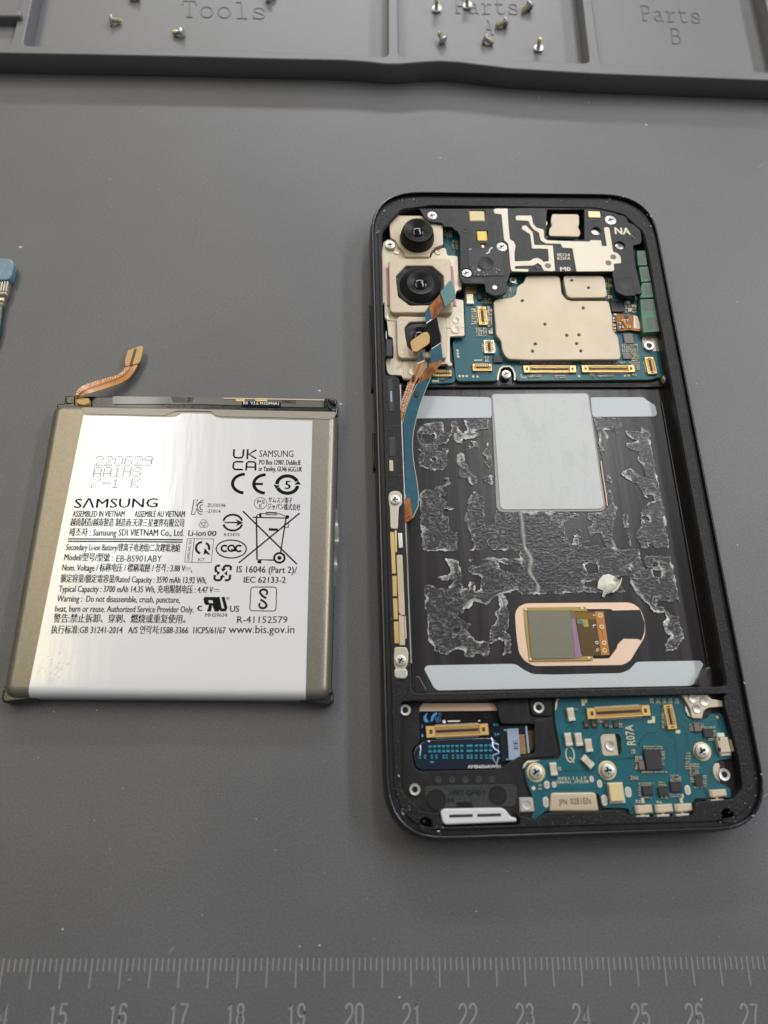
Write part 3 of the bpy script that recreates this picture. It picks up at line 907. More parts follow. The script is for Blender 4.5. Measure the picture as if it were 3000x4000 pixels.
st = strip(sM, left, right, 26)
b.ribbon(st, 'flexorange', .12)
for t_, wd in ((.46, .12), (.56, .10)):
    b.stroke([((1-t_)*a+t_*e)[:2] for a, e in st], wd, 0, 'flexline')
    k = len(st)
    vv = b.v[-1]
    for i, (a, e) in enumerate(st):
        vv[2*i, 2] = vv[2*i+1, 2] = ((1-t_)*a+t_*e)[2]+.03
for i in range(2, 24):          # pale printed characters along the far edge
    a, e = st[i]
    for t_ in (.10, .26):
        if random.random() < .6:
            q = (1-t_)*a+t_*e
            b.box(q[0], q[1], .20, .36, q[2], q[2]+.03, 'ink_pink', rot=random.uniform(-.6, .9), bev=0)
b.build('battery_flex', batt, 'amber flex tail rising from the battery and bending right')
b = MB()
tip = [(1160, 1258), (1158, 1190), (1184, 1110), (1310, 1064), (1328, 1082), (1302, 1195), (1284, 1230)]
b.cut(sM, tip, 1.6, 2.0, 'flextan', bev=.05, rnd=.4)
b.ink(sM, [(1210, 1250), (1240, 1150), (1255, 1095)], 26, 2.02, 'flexline')
b.build('connector_tab', batt)
b = MB()
b.cut(sM, [(700, 1562), (758, 1545), (826, 1552), (826, 1604), (770, 1622), (702, 1602)], 3.2, 4.6, 'flextan', bev=.25, rnd=.4, res=2)
b.build('solder_tab', batt)

# ------------------------------------------------------------------ strip at the left picture edge
fb = thing('flex_board', 'narrow flex board with a blue film end, cut by the left picture edge', 'circuit board', tuple(at(-60, 1150, 0)))
b = MB()
b.cut(sN, [(-420, 1560), (-420, 960), (48, 940), (40, 1000), (0, 1330), (-60, 1560)], .3, 1.6, 'darkteal', bev=.1)
b.ink(sN, [(-20, 990), (4, 1000), (0, 1020), (-20, 1024)], 8, 1.62, 'ink_white')
b.build('board', fb)
b = MB()
b.cut(sN, [(-420, 556), (150, 556), (130, 720), (112, 765), (62, 870), (46, 945), (-420, 945)], .3, 1.7, 'ribmetal', bev=.15)
for x in range(-400, 130, 42):
    b.pbox(sN, x, 640, 22, 150, 1.6, 2.3, 'silver' if x % 84 else 'brass', bev=.15)
b.pbox(sN, -150, 750, 500, 40, 1.6, 2.5, 'ceramic', bev=.2); b.pbox(sN, -180, 850, 470, 50, 1.6, 2.2, 'tin', bev=.2)
b.build('contact_block', fb)
b = MB()
b.cut(sN, [(-420, 180), (60, 192), (150, 204), (195, 228), (222, 290), (214, 350), (152, 552), (-420, 548)], .4, 2.6, 'bluetape', bev=.35, rnd=1.2, res=3)
b.build('blue_film', fb)

# ================================================================== the phone
ph = thing('smartphone', 'opened black smartphone lying face down with its back glass and battery removed', 'phone', (0, 0, 0))


def outline(i, n=9):
    return rounded([(-35.3+i, -73+i), (35.3-i, -73+i), (35.3-i, 73-i), (-35.3+i, 73-i)], [10.6-.75*i, 10.6-.75*i, 12.8-.75*i, 12.8-.75*i], n)


b = MB()
lv = [(1.0, .02, 'frame'), (.25, .9, 'frame'), (0, 2.2, 'frame'), (0, 4.4, 'frame'), (.18, 5.7, 'frame'), (.50, 6.75, 'frame'), (.62, 6.98, 'rim'), (.78, 7.02, 'rim'), (.92, 6.95, 'frame'), (1.02, 6.1, 'frame')]
rings = [outline(i) for i, z, m in lv]
nn = len(rings[0])
V = [(x, y, lv[k][1]) for k, r in enumerate(rings) for x, y in r]
for k in range(len(lv)-1):
    fs = [[k*nn+i, k*nn+(i+1) % nn, (k+1)*nn+(i+1) % nn, (k+1)*nn+i] for i in range(nn)]
    b.add(V, fs, lv[k+1][2])
frame = b.build('frame', ph, smooth=40)
b = MB()
b.plate([[(-35.3-.45, 41.4-i) for i in (0, 22.4)]+[(-34.9, 19.0), (-34.9, 41.4)]], 2.4, 4.6, 'frame', bev=.25, res=2)
b.build('side_button', frame)
b = MB()
q = [at(u, v, 3.6) for u, v in ((1452, 1695), (1454, 1840))]
b.plate([[(-35.72, q[0][1]), (-35.72, q[1][1]), (-34.9, q[1][1]), (-34.9, q[0][1])]], 2.4, 4.6, 'frame', bev=.25, res=2)
b.build('side_button', frame)

Z4 = (1480, 3000, .24111); Z5 = (2600, 2950, .24111)
hole1 = [(-29.5, -47.2), (31.28, -47.2), (31.28, 22), (31.28, 40), (31.6, 55), (31.3, 61), (27.0, 66.6), (20.5, 68.4), (-20, 68.6), (-27.5, 67.2), (-32.2, 61), (-32.7, 52), (-32.7, 21.5), (-29.5, 21.0)]
hole1 = rounded(hole1, 1.0, 3)
hole2 = PL(Z4, [(350, 0), (358, 340), (440, 470), (680, 690), (880, 735), (985, 715), (sI, 545, 1235), (sI, 572, 1385), (sI, 1335, 1362), (sI, 1315, 1230), (sJ, 70, 1500), (sJ, 290, 1540), (sJ, 385, 1470), (sJ, 1050, 1440),
                     (sJ, 1180, 1432), (sJ, 1270, 1470), (sJ, 1360, 1495), (sK, 60, 1660), (sK, 770, 1650), (sK, 800, 1485), (sK, 1240, 1450), (Z5, 1100, 690), (Z5, 1235, 530), (Z5, 1210, 300), (Z5, 1165, 0),
                     (sK, 1240, 700), (sK, 1160, 420), (sK, 1130, 250)], 6.3)
hole2 = hole2+[(31.2, -48.6), (-31.6, -48.6)]
hole2 = rounded(hole2, .5, 2)
bh = [P(sI, 408, 1358, 6.3), P(sK, 1178, 1645, 6.3)]
b = MB()
b.plate([outline(1.0), hole1, hole2]+[circle_pts(q[0], q[1], 1.1) for q in bh], 1.6, 6.15, 'black', bev=.1)
b.plate([outline(1.95), [(x*1.004, y*1.002) for x, y in hole1], hole2]+[circle_pts(q[0], q[1], 1.15) for q in bh], 6.0, 6.5, 'ledge', bev=.15)
b.build('back_ledge', ph)
b = MB()
b.plate([outline(1.05)], .1, 2.2, 'brownblack')
for q in bh:
    b.cyl(q[0], q[1], 1.1, 2.0, 2.4, 'void')
# raised edges with a silver line for their glint, floor-to-wall fillets and corner pads of the bay
b.plate([[(-29.4, -47.0), (-28.9, -47.0), (-28.9, 20), (-29.4, 20)]], 2.1, 5.4, 'black', bev=.1)
b.tube([(-29.35, -41.5+k*1.0, 5.5) for k in range(62)], .15, 'silver', n=6)  # silver line stands for light caught on the dark wall edge
b.tube([(30.35, 16.8-k*2, 2.45) for k in range(30)], [.26]*30, 'rim', n=8)
b.tube([(30.25, -41-k*.5, 2.45) for k in range(10)], .22, 'rim', n=8)
b.plate([[(30.4, -47.1), (31.3, -47.1), (31.3, 20), (30.4, 20)]], 1.8, 2.6, 'void')
b.plate([rect_pts(-29.6, -48.7, 31.2, -47.15)], 1.8, 4.6, 'brownblack', bev=.25, res=2)
b.tube([(-28+k, -47.25, 4.62) for k in range(58)], .09, 'rim', n=5)
b.cut(sF, [(600, 2080), (640, 2000), (700, 1930), (760, 1930), (862, 2120), (840, 2170), (660, 2205), (610, 2180)], 2.0, 4.4, 'brownblack', bev=.35, rnd=.6, res=3)
b.cut(sQ4, [(1565, 1490), (1660, 1340), (1720, 1330), (1740, 1560), (1640, 1600), (1570, 1560)], 2.0, 4.0, 'brownblack', bev=.35, rnd=.6, res=3)
b.build('battery_bay', ph)
b = MB()                        # crumbs of old glue left along the ledge
for _ in range(120):
    i_ = random.choice((.75, random.uniform(1.6, 3.4), random.uniform(1.2, 2.6)))
    ol = outline(i_, 14)
    k = random.randrange(len(ol)); t = random.random()
    p_, q_ = np.array(ol[k]), np.array(ol[(k+1) % len(ol)])
    x, y = p_+(q_-p_)*t
    zz = 6.5 if i_ > 1.5 else 6.95
    s_ = random.choice((.04, .05, .06, .08, .16))
    b.box(x, y, s_*random.uniform(1, 3), s_, zz-.05, zz+s_*.8, 'lint', random.random()*3, .02)
b.build('glue_crumb', ph, kind='stuff')

# ---- adhesive left behind on the bay floor
ZB = 2.2
PATCH = [
    (sQ1, [(185, 400), (190, 330), (260, 265), (390, 235), (470, 235), (490, 360), (540, 360), (565, 300), (555, 240), (635, 240), (645, 340), (690, 365), (720, 330), (690, 225), (955, 225), (955, 320), (880, 330), (800, 350), (880, 380), (800, 430), (690, 435), (670, 480), (610, 475), (580, 440), (585, 375), (560, 385), (510, 480), (420, 495), (410, 545), (440, 560), (470, 515), (525, 545), (520, 690), (470, 775), (320, 770), (215, 735), (195, 650), (240, 570), (190, 560), (215, 500), (180, 470)]),
    (sQ1, [(735, 505), (800, 500), (760, 450), (810, 450), (870, 520), (760, 540)]),
    (sQ1, [(615, 600), (650, 565), (700, 585), (720, 700), (760, 770), (835, 830), (840, 900), (790, 930), (750, 900), (740, 860), (650, 850), (625, 830), (640, 740)]),
    (sQ1, [(955, 430), (985, 560), (1000, 720), (980, 755), (900, 690), (930, 640), (890, 590), (935, 540)]),
    (sQ1, [(895, 820), (960, 840), (1000, 800), (1020, 940), (940, 920), (895, 870)]),
    (sQ1, [(220, 990), (360, 970), (420, 930), (490, 920), (495, 880), (450, 850), (540, 855), (560, 910), (470, 965), (530, 1030), (460, 1060), (520, 1100), (510, 1150), (590, 1180), (570, 1215), (490, 1195), (460, 1250), (520, 1280), (540, 1420), (625, 1440), (635, 1640), (250, 1645), (225, 1250)]),
    (sQ1, [(760, 1040), (830, 985), (920, 1070), (915, 1180), (910, 1330), (960, 1380), (1020, 1340), (1030, 1190), (1130, 1200), (1900, 1225), (1659, 1225), (1659, 1700), (1330, 1700), (1290, 1640), (1000, 1630), (950, 1580), (910, 1640), (745, 1640), (800, 1580), (765, 1440), (700, 1310), (725, 1170), (740, 1080)]),
    (sQ2, [(0, 1215), (210, 1225), (280, 1250), (170, 1300), (120, 1340), (140, 1460), (170, 1560), (160, 1620), (320, 1630), (300, 1800), (0, 1800), (-340, 1750), (-340, 1215)]),
    (sQ2, [(440, 195), (750, 200), (740, 350), (690, 380), (660, 350), (560, 345), (590, 400), (570, 520), (530, 640), (510, 560)]),
    (sQ2, [(780, 340), (940, 350), (945, 295), (1040, 350), (1090, 650), (1140, 930), (1200, 1200), (1250, 1610), (1100, 1615), (1040, 1560), (1020, 1610), (950, 1615), (900, 1520), (905, 1420), (940, 1370), (950, 1200), (1010, 1140), (1100, 1090), (1060, 1030), (1010, 1040), (1050, 1085), (985, 1070), (930, 940), (850, 900), (760, 840), (740, 800), (830, 745), (900, 800), (990, 850), (980, 780), (950, 720), (900, 660), (920, 580), (830, 550), (765, 490), (900, 450), (810, 410)]),
    (sQ2, [(570, 820), (650, 860), (630, 915), (575, 910)]),
    (sQ2, [(580, 980), (625, 980), (640, 1080), (690, 1170), (680, 1280), (640, 1310), (660, 1400), (640, 1500), (690, 1615), (590, 1620), (520, 1500), (510, 1450), (400, 1490), (370, 1390), (430, 1330), (350, 1290), (380, 1230), (520, 1225), (560, 1200), (590, 1140)]),
    (sQ2, [(750, 1250), (800, 1250), (820, 1390), (755, 1395)]), (sQ2, [(795, 1460), (840, 1460), (855, 1600), (810, 1600)]),
    (sQ2, [(215, 1465), (250, 1460), (420, 1540), (280, 1590), (210, 1560)]), (sQ2, [(275, 1395), (325, 1400), (310, 1440), (280, 1430)]), (sQ2, [(420, 1580), (490, 1575), (505, 1620), (410, 1635)]),
    (sQ3, [(880, 170), (1290, 170), (1300, 60), (1659, 0), (2300, 60), (2600, 70), (2600, 200), (2480, 290), (2500, 360), (2350, 380), (2300, 400), (2400, 480), (2450, 540), (1960, 548), (1659, 555), (1310, 575), (1270, 510), (1130, 560), (1165, 640), (1190, 780), (1185, 900), (1140, 960), (1210, 1030), (1210, 1200), (1110, 1225), (1140, 1080), (1080, 1040), (980, 1100), (970, 1230), (830, 1210), (780, 1235), (710, 1235), (690, 1170), (600, 1160), (510, 1235), (380, 1160), (310, 1060), (270, 480), (310, 440), (420, 490), (520, 495), (570, 410), (480, 410), (420, 375), (550, 345), (560, 280), (490, 180), (640, 175), (660, 300), (680, 505), (750, 500), (755, 415), (810, 420), (820, 520), (870, 510), (870, 380), (780, 340), (740, 290), (770, 250), (870, 260)]),
    (sQ3, [(830, 720), (880, 690), (965, 730), (960, 800), (925, 880), (880, 890), (870, 840), (830, 800)]),
    (sQ3, [(735, 180), (805, 180), (760, 205)]),
    (sQ4, [(540, 160), (620, 150), (645, 260), (580, 270), (540, 210)]), (sQ4, [(590, 310), (640, 295), (640, 345), (600, 340)]), (sQ4, [(300, 350), (430, 340), (500, 330), (480, 380), (300, 385)]),
    (sQ4, [(830, 145), (920, 140), (960, 210), (1000, 300), (980, 180), (1000, 145), (1260, 150), (1300, 300), (1350, 560), (1380, 670), (1330, 620), (1250, 660), (1210, 640), (1140, 620), (1110, 690), (1190, 690), (1240, 760), (1300, 790), (1360, 790), (1350, 830), (1400, 950), (1415, 1040), (1340, 1150), (1210, 1180), (1200, 1100), (1270, 1010), (1200, 970), (1180, 860), (1220, 820), (1200, 760), (1080, 760), (1030, 680), (900, 560), (850, 480), (820, 380), (820, 220)]),
    (sQ4, [(640, 520), (720, 470), (800, 530), (700, 545)]),
]
HOLES = [
    (sQ1, [(255, 390), (390, 385), (360, 470), (285, 490)]), (sQ1, [(350, 650), (380, 640), (400, 660), (370, 675)]),
    (sQ3, [(1060, 210), (1180, 250), (1290, 240), (1240, 320), (1130, 320)]), (sQ3, [(590, 950), (650, 920), (650, 950), (600, 965)]),
    (sQ3, [(640, 800), (810, 650), (940, 680), (1060, 560), (1080, 700), (1020, 760), (1060, 830), (970, 930), (960, 1050), (830, 1060), (740, 950), (770, 880)]),
    (sQ4, [(330, 430), (470, 410), (480, 480), (340, 480)]), (sQ4, [(1070, 220), (1120, 220), (1120, 260), (1080, 265)]), (sQ4, [(1080, 310), (1160, 300), (1150, 370), (1090, 370)]),
    (sQ4, [(340, 240), (480, 210), (480, 320), (380, 330)]), (sQ2, [(950, 1275), (1030, 1270), (1030, 1310), (970, 1305)]),
]


def vnoise(X, Y, sc, seed):
    g = np.random.default_rng(seed).random((256, 256))
    x, y = X*sc+100, Y*sc+100
    xi, yi = np.floor(x).astype(int), np.floor(y).astype(int)
    fx, fy = x-xi, y-yi
    fx, fy = fx*fx*(3-2*fx), fy*fy*(3-2*fy)
    q = lambda a, c: g[(xi+a) % 256, (yi+c) % 256]
    return (q(0, 0)*(1-fx)+q(1, 0)*fx)*(1-fy)+(q(0, 1)*(1-fx)+q(1, 1)*fx)*fy


def sdist(X, Y, poly):
    d = np.full(X.shape, 1e9); ins = np.zeros(X.shape, bool)
    m = len(poly)
    for i in range(m):
        (x0, y0), (x1, y1) = poly[i], poly[(i+1) % m]
        ex, ey = x1-x0, y1-y0
        t = np.clip(((X-x0)*ex+(Y-y0)*ey)/(ex*ex+ey*ey+1e-12), 0, 1)
        d = np.minimum(d, np.hypot(X-x0-t*ex, Y-y0-t*ey))
        c = (y0 > Y) != (y1 > Y)
        with np.errstate(divide='ignore', invalid='ignore'):
            ins ^= c & (X < (x1-x0)*(Y-y0)/(y1-y0+1e-15)+x0)
    return np.where(ins, d, -d)


GS = .14
gx = np.arange(-27.5, 29.0, GS); gy = np.arange(-44.5, 17.5, GS)
X, Y = np.meshgrid(gx, gy)
F = np.full(X.shape, -5.0)
for c, pts in PATCH:
    lp = PL(c, pts, ZB)
    xs, ys = [p[0] for p in lp], [p[1] for p in lp]
    i0, i1 = np.searchsorted(gx, [min(xs)-2, max(xs)+2]); j0, j1 = np.searchsorted(gy, [min(ys)-2, max(ys)+2])
    F[j0:j1, i0:i1] = np.maximum(F[j0:j1, i0:i1], sdist(X[j0:j1, i0:i1], Y[j0:j1, i0:i1], lp))
for c, pts in HOLES:
    F = np.minimum(F, -sdist(X, Y, PL(c, pts, ZB)))
fr = (vnoise(X, Y, .9, 1)-.5)*.9+(vnoise(X, Y, 2.1, 2)-.5)*.7+(vnoise(X, Y, 4.5, 3)-.5)*.45
F2 = F+fr*.45
fine = vnoise(X*.6, Y*1.5, 3.4, 4)*.55+vnoise(X, Y, 7.3, 5)*.45
big = vnoise(X, Y, .28, 6)
lump = np.clip(vnoise(X, Y, .6, 12)*2.2-1.05, 0, 1)
strg = np.clip(1-np.abs(vnoise(X, Y, .75, 21)+.35*vnoise(X, Y, 1.9, 22)-.68)/.030, 0, 1)*np.clip(1-F2/2.6, 0, 1)
edge = np.clip(1.25-F2/(.20+.75*lump), 0, 1)
grit = np.clip((fine-.52)*3.2, 0, 1)*np.clip(.25+big*.9+lump*.9, .25, 1.4)
strk = np.clip(1-np.abs(X-np.interp(Y, [-31, -8], [-2.3, -5.0])-(vnoise(X*0, Y, .35, 31)-.5)*1.2)/(.25+.5*vnoise(X*0, Y, .6, 32)), 0, 1)*(Y < -7)*(Y > -31)
patchy = np.clip(vnoise(X, Y, .42, 41)*2.4-.55, .12, 1)
white = np.clip(edge*patchy*(.45+.75*vnoise(X, Y, 1.6, 7))+grit*.22+strk*.45+strg*.5, 0, 1)
keep = F2 > 0
hgt = ZB+.05+np.clip(F2, 0, .2)*.3+.075*fine+.20*np.clip(edge, 0, 1)*patchy*fine+.16*strg+.12*strk
qk = keep[:-1, :-1] & keep[1:, :-1] & keep[:-1, 1:] & keep[1:, 1:]
used = np.zeros(X.shape, bool)
for a, c in ((0, 0), (1, 0), (0, 1), (1, 1)):
    used[a:used.shape[0]-1+a, c:used.shape[1]-1+c] |= qk
idx = -np.ones(X.shape, int); idx[used] = np.arange(used.sum())
jj, ii = np.nonzero(qk)
quads = np.stack([idx[jj, ii], idx[jj, ii+1], idx[jj+1, ii+1], idx[jj+1, ii]], 1)
vv = np.stack([X[used], Y[used], hgt[used]], 1)*MM
me = bpy.data.meshes.new('adhesive_residue'); me.from_pydata(vv.tolist(), [], quads.tolist())
at_ = me.attributes.new('whiteness', 'FLOAT', 'POINT'); at_.data.foreach_set('value', white[used].astype(np.float32))
ma = mat('dried_adhesive', (.02, .02, .02), .30)
nt = ma.node_tree; an = nt.nodes.new('ShaderNodeAttribute'); an.attribute_name = 'whiteness'
mx = nt.nodes.new('ShaderNodeMix'); mx.data_type = 'RGBA'; mx.inputs['A'].default_value = (.028, .028, .030, 1); mx.inputs['B'].default_value = (.62, .62, .60, 1)
nt.links.new(an.outputs['Fac'], mx.inputs['Factor']); nt.links.new(mx.outputs['Result'], nt.nodes['Principled BSDF'].inputs['Base Color'])
me.materials.append(ma); me.polygons.foreach_set('use_smooth', [True]*len(me.polygons))
o = bpy.data.objects.new('adhesive_residue', me); COL.objects.link(o); o.parent = ph; o['kind'] = 'stuff'

# ---- liners and pads in the bay
b = MB(); b.cut(sQ1, [(100, -40), (970, -25), (998, 0), (998, 180), (985, 200), (110, 206)], ZB-.1, ZB+.12, 'pad', bev=.04, rnd=.4); b.build('adhesive_liner', ph)
b = MB(); b.cut(sQ2, [(405, -22), (975, -25), (1010, 5), (1105, 65), (1125, 160), (1105, 184), (440, 190), (425, 170)], ZB-.1, ZB+.12, 'pad', bev=.04, rnd=.4); b.build('adhesive_liner', ph)
b = MB()
b.cut(sQ3, [(265, 1360), (300, 1325), (1210, 1308), (1265, 1315), (1340, 1370), (1440, 1420), (1659, 1425), (sQ4, 740, 1408), (sQ4, 830, 1370), (sQ4, 900, 1290), (sQ4, 940, 1285), (sQ4, 1590, 1274), (sQ4, 1628, 1310), (sQ4, 1530, 1520), (sQ4, 1490, 1545), (420, 1596), (375, 1570)], ZB-.1, ZB+.12, 'pad', bev=.04, rnd=.7)
b.build('adhesive_liner', ph)
b = MB()
b.cut(sG, [(495, 80), (1022, 76), (1116, 690), (1095, 716), (548, 720), (524, 700)], ZB-.1, ZB+.22, 'padrim', bev=.06, rnd=1.0)
b.cut(sG, [(503, 84), (1017, 80), (1104, 684), (1086, 702), (562, 706), (545, 690)], ZB+.1, ZB+.34, 'whitepad', bev=.06, rnd=.8, res=2)
b.tube([P(sQ2, x, y, ZB+.3) for x, y in ((516, 670), (535, 810), (560, 960), (578, 1080), (584, 1150))], .14, 'copper', n=5)
b.build('heat_spreader_pad', ph)

# ---- fingerprint reader
fp = MB()
fp.cut(sH, [(138, 330), (135, 250), (165, 185), (240, 147), (1270, 137), (1330, 150), (1405, 205), (1450, 330), (1455, 440), (1440, 500), (1300, 730), (1225, 772), (330, 783), (230, 730), (175, 650), (152, 500)], ZB-.1, ZB+.06, 'copper', bev=.03, rnd=.7)
fp.cut(sH, [(850, 205), (1108, 204), (1122, 220), (1402, 212), (1447, 340), (1448, 430), (1412, 525), (1380, 508), (1232, 505), (1172, 565), (1165, 600), (1088, 704), (930, 708), (850, 600)], ZB, ZB+.09, 'void', rnd=.2)
fpo = fp.build('fingerprint_reader', ph)
b = MB(); b.cut(sH, [(222, 188), (850, 180), (868, 222), (868, 245), (740, 250), (800, 660), (925, 655), (925, 720), (900, 727), (282, 736), (238, 400)], ZB, ZB+.3, 'brass', bev=.08, rnd=.3)
for x, y in ((240, 210), (812, 200), (880, 700), (290, 715)):
    q = P(sH, x, y, ZB+.3); b.cyl(q[0], q[1], .28, ZB+.2, ZB+.42, 'palegold', n=10, bev=.1)
b.build('carrier', fpo)
b = MB(); b.cut(sH, [(258, 214), (690, 214), (745, 702), (302, 710)], ZB+.1, ZB+.5, 'sensor', bev=.04, rnd=.1); b.build('sensor_plate', fpo)
b = MB()
b.cut(sH, [(692, 216), (730, 216), (810, 690), (746, 700)], ZB+.1, ZB+.42, 'purple'); b.cut(sH, [(692, 216), (738, 220), (752, 300), (700, 305)], ZB+.1, ZB+.44, 'chipgrey')
b.cut(sH, [(735, 222), (950, 228), (1010, 675), (815, 680)], ZB+.1, ZB+.38, 'darkamber'); b.cut(sH, [(735, 240), (948, 240), (958, 310), (760, 310)], ZB+.2, ZB+.41, 'amberclear')
b.cut(sH, [(760, 310), (870, 310), (880, 385), (830, 385), (820, 350), (770, 352)], ZB+.2, ZB+.43, 'brass'); b.cut(sH, [(760, 305), (815, 320), (830, 360), (790, 360)], ZB+.2, ZB+.45, 'teal')
b.cut(sH, [(945, 228), (1030, 230), (1092, 668), (1008, 674)], ZB+.1, ZB+.46, 'flexorange', bev=.03)
for x, y, m_ in ((998, 270, 'palegold'), (1012, 383, 'ink_pink'), (1036, 545, 'ink_pink'), (1042, 622, 'palegold')):
    q = P(sH, x, y, ZB+.47); b.stroke(circle_pts(q[0], q[1], .36, 14), .18, ZB+.475, m_, True)
b.ink(sH, [(975, 345), (990, 400), (1015, 425), (1030, 520), (1000, 540)], 5, ZB+.475, 'flexline')
for ch, x, y in (('T', 945, 268), ('L', 945, 380), ('D', 968, 548), ('G', 975, 620)):
    q = P(sH, x-24, y-14, ZB+.44); b.text(ch, q, (.12, -1), .55, .7, ZB+.44, 'ink_white', .02)
for k in range(3):
    b.ink(sH, [(1040+k*14, 222), (1115+k*14, 640)], 3, ZB+.10, 'chip')
b.build('sensor_flex', fpo)

# scrap of liner paper, lying loose in the bay
b = MB()
out = [(490, 430), (500, 395), (545, 350), (600, 338), (660, 360), (690, 385), (722, 405), (712, 450), (690, 500), (640, 535), (575, 555), (552, 592), (528, 580), (545, 520), (480, 490)]
cx_, cy_ = 600, 450
v = [P(sQ4, cx_, cy_, ZB+1.0)]; f = []
rn = 3
for r in range(1, rn+1):
    for k, (x, y) in enumerate(out):
        z = ZB+.35+.65*(1-r/rn)+random.uniform(-.12, .25)+(.8 if (r == rn and k in (5, 6, 7)) else 0)
        v.append(P(sQ4, cx_+(x-cx_)*r/rn, cy_+(y-cy_)*r/rn, max(z, ZB+.2)))
m_ = len(out)
for k in range(m_):
    f.append([0, 1+k, 1+(k+1) % m_])
    for r in range(rn-1):
        a0, a1 = 1+r*m_, 1+(r+1)*m_
        f.append([a0+k, a1+k, a1+(k+1) % m_, a0+(k+1) % m_])
v = np.array(v)
b.add(v, f, 'paper'); b.add(v-(0, 0, .07), [q[::-1] for q in f], 'paper')
b.tube([P(sQ4, x, y, ZB+1.1) for x, y in ((640, 535), (690, 500), (725, 440), (745, 378))], [.22, .25, .18, .06], 'paper', n=5)
c0 = P(sQ4, 600, 450, ZB+.1)
b.build('paper_scrap', None, 'torn scrap of whitish liner paper above the fingerprint reader', 'paper scrap', org=tuple(c0), smooth=60)


# ------------------------------------------------------------------ small repeated shapes
def phillips(parent, c, x, y, z, rpx, rot=.2, m='screw', post=False):
    q = P(c, x, y, z)
    r = np.linalg.norm(P(c, x+rpx, y, z)-q)
    b = MB()
    b.lathe(q[0], q[1], [(r, z-.7), (r, z-.18), (r*.93, z-.05), (r*.8, z)], m, 24)
    for k in range(2):
        b.box(q[0], q[1], r*1.05, r*.30, z-.2, z+.012, 'void', rot+k*math.pi/2, bev=0)
    b.box(q[0]+r*.12, q[1]-r*.2, r*.25, r*.25, z-.2, z+.016, 'silver', rot+.6, bev=0)
    return b.build('screw', parent)


def post(parent, c, x, y, z, rpx, square=None, m='silver'):
    q = P(c, x, y, z)
    r = np.linalg.norm(P(c, x+rpx, y, z)-q)
    b = MB()
    if square:
        b.pbox(c, x, y, square[0], square[1], z-1.2, z-.1, m, rot=0, bev=.2)
    b.lathe(q[0], q[1], [(r, z-1.0), (r, z-.12), (r*.9, z), (r*.55, z-.05), (r*.45, z-.5)], m, 24)
    b.cyl(q[0], q[1], r*.44, z-.6, z-.35, 'void', 16)
    return b.build('screw_post', parent)


def connector(parent, c, x, y, pw, ph_, z0, rot=0, npin=20, h=.55, vertical=False, frame='gold'):
    """board-to-board socket: dark base, plated end caps and two rows of pins"""
    q = P(c, x, y, z0+h)
    L_ = np.linalg.norm(P(c, x+pw/2, y, z0+h)-P(c, x-pw/2, y, z0+h)); W_ = np.linalg.norm(P(c, x, y+ph_/2, z0+h)-P(c, x, y-ph_/2, z0+h))
    if vertical:
        L_, W_ = W_, L_; rot = rot+math.pi/2
    cs, sn = math.cos(rot), math.sin(rot)
    b = MB()

    def bx_(dx, dy, w_, h_, za, zb, m, bev=.03):
        b.box(q[0]+dx*cs-dy*sn, q[1]+dx*sn+dy*cs, w_, h_, za, zb, m, rot, bev)
    bx_(0, 0, L_, W_*.94, z0, z0+h*.5, 'pinbed')
    cap = min(W_*.75, L_*.16)
    for s in (-1, 1):
        bx_(s*(L_/2-cap/2), 0, cap, W_*.92, z0, z0+h, frame, .1)
        bx_(s*(L_/2-cap*.55), 0, cap*.35, W_*.35, z0+h-.05, z0+h+.012, 'flexline', 0)
        bx_(0, s*W_*.40, L_-cap*1.6, W_*.10, z0, z0+h, frame, .04)
        bx_(0, s*W_*.05, L_-cap*2.4, W_*.08, z0, z0+h*.72, 'chip', 0)
    pitch = (L_-2.1*cap)/npin
    for k in range(npin):
        dx = -(L_-2.1*cap)/2+(k+.5)*pitch
        for s in (-1, 1):
            bx_(dx, s*W_*.25, pitch*.6, W_*.26, z0, z0+h*.86, 'gold', .02)
            bx_(dx, s*W_*.50, pitch*.5, W_*.12, z0, z0+.12, 'tin', 0)
    return b.build('connector', parent)


def chip(parent, c, x, y, pw, ph_, z0, h, m='chip', rot=0, name='chip', bev=.06):
    b = MB(); b.pbox(c, x, y, pw, ph_, z0, z0+h, m, rot, bev)
    return b.build(name, parent)


def capacitor(parent, c, x, y, pw, ph_, z0, h, rot=0, body='ceramic'):
    q = P(c, x, y, z0+h)
    w_ = np.linalg.norm(P(c, x+pw/2, y, z0)-P(c, x-pw/2, y, z0)); l_ = np.linalg.norm(P(c, x, y+ph_/2, z0)-P(c, x, y-ph_/2, z0))
    b = MB()
    b.box(q[0], q[1], w_*.94, l_*.9, z0, z0+h*.96, body, rot, .05)
    for s in (-1, 1):
        d = l_*.37*s
        b.box(q[0]-d*math.sin(rot), q[1]+d*math.cos(rot), w_, l_*.26, z0, z0+h, 'tin', rot, .08)
    return b.build('capacitor', parent)


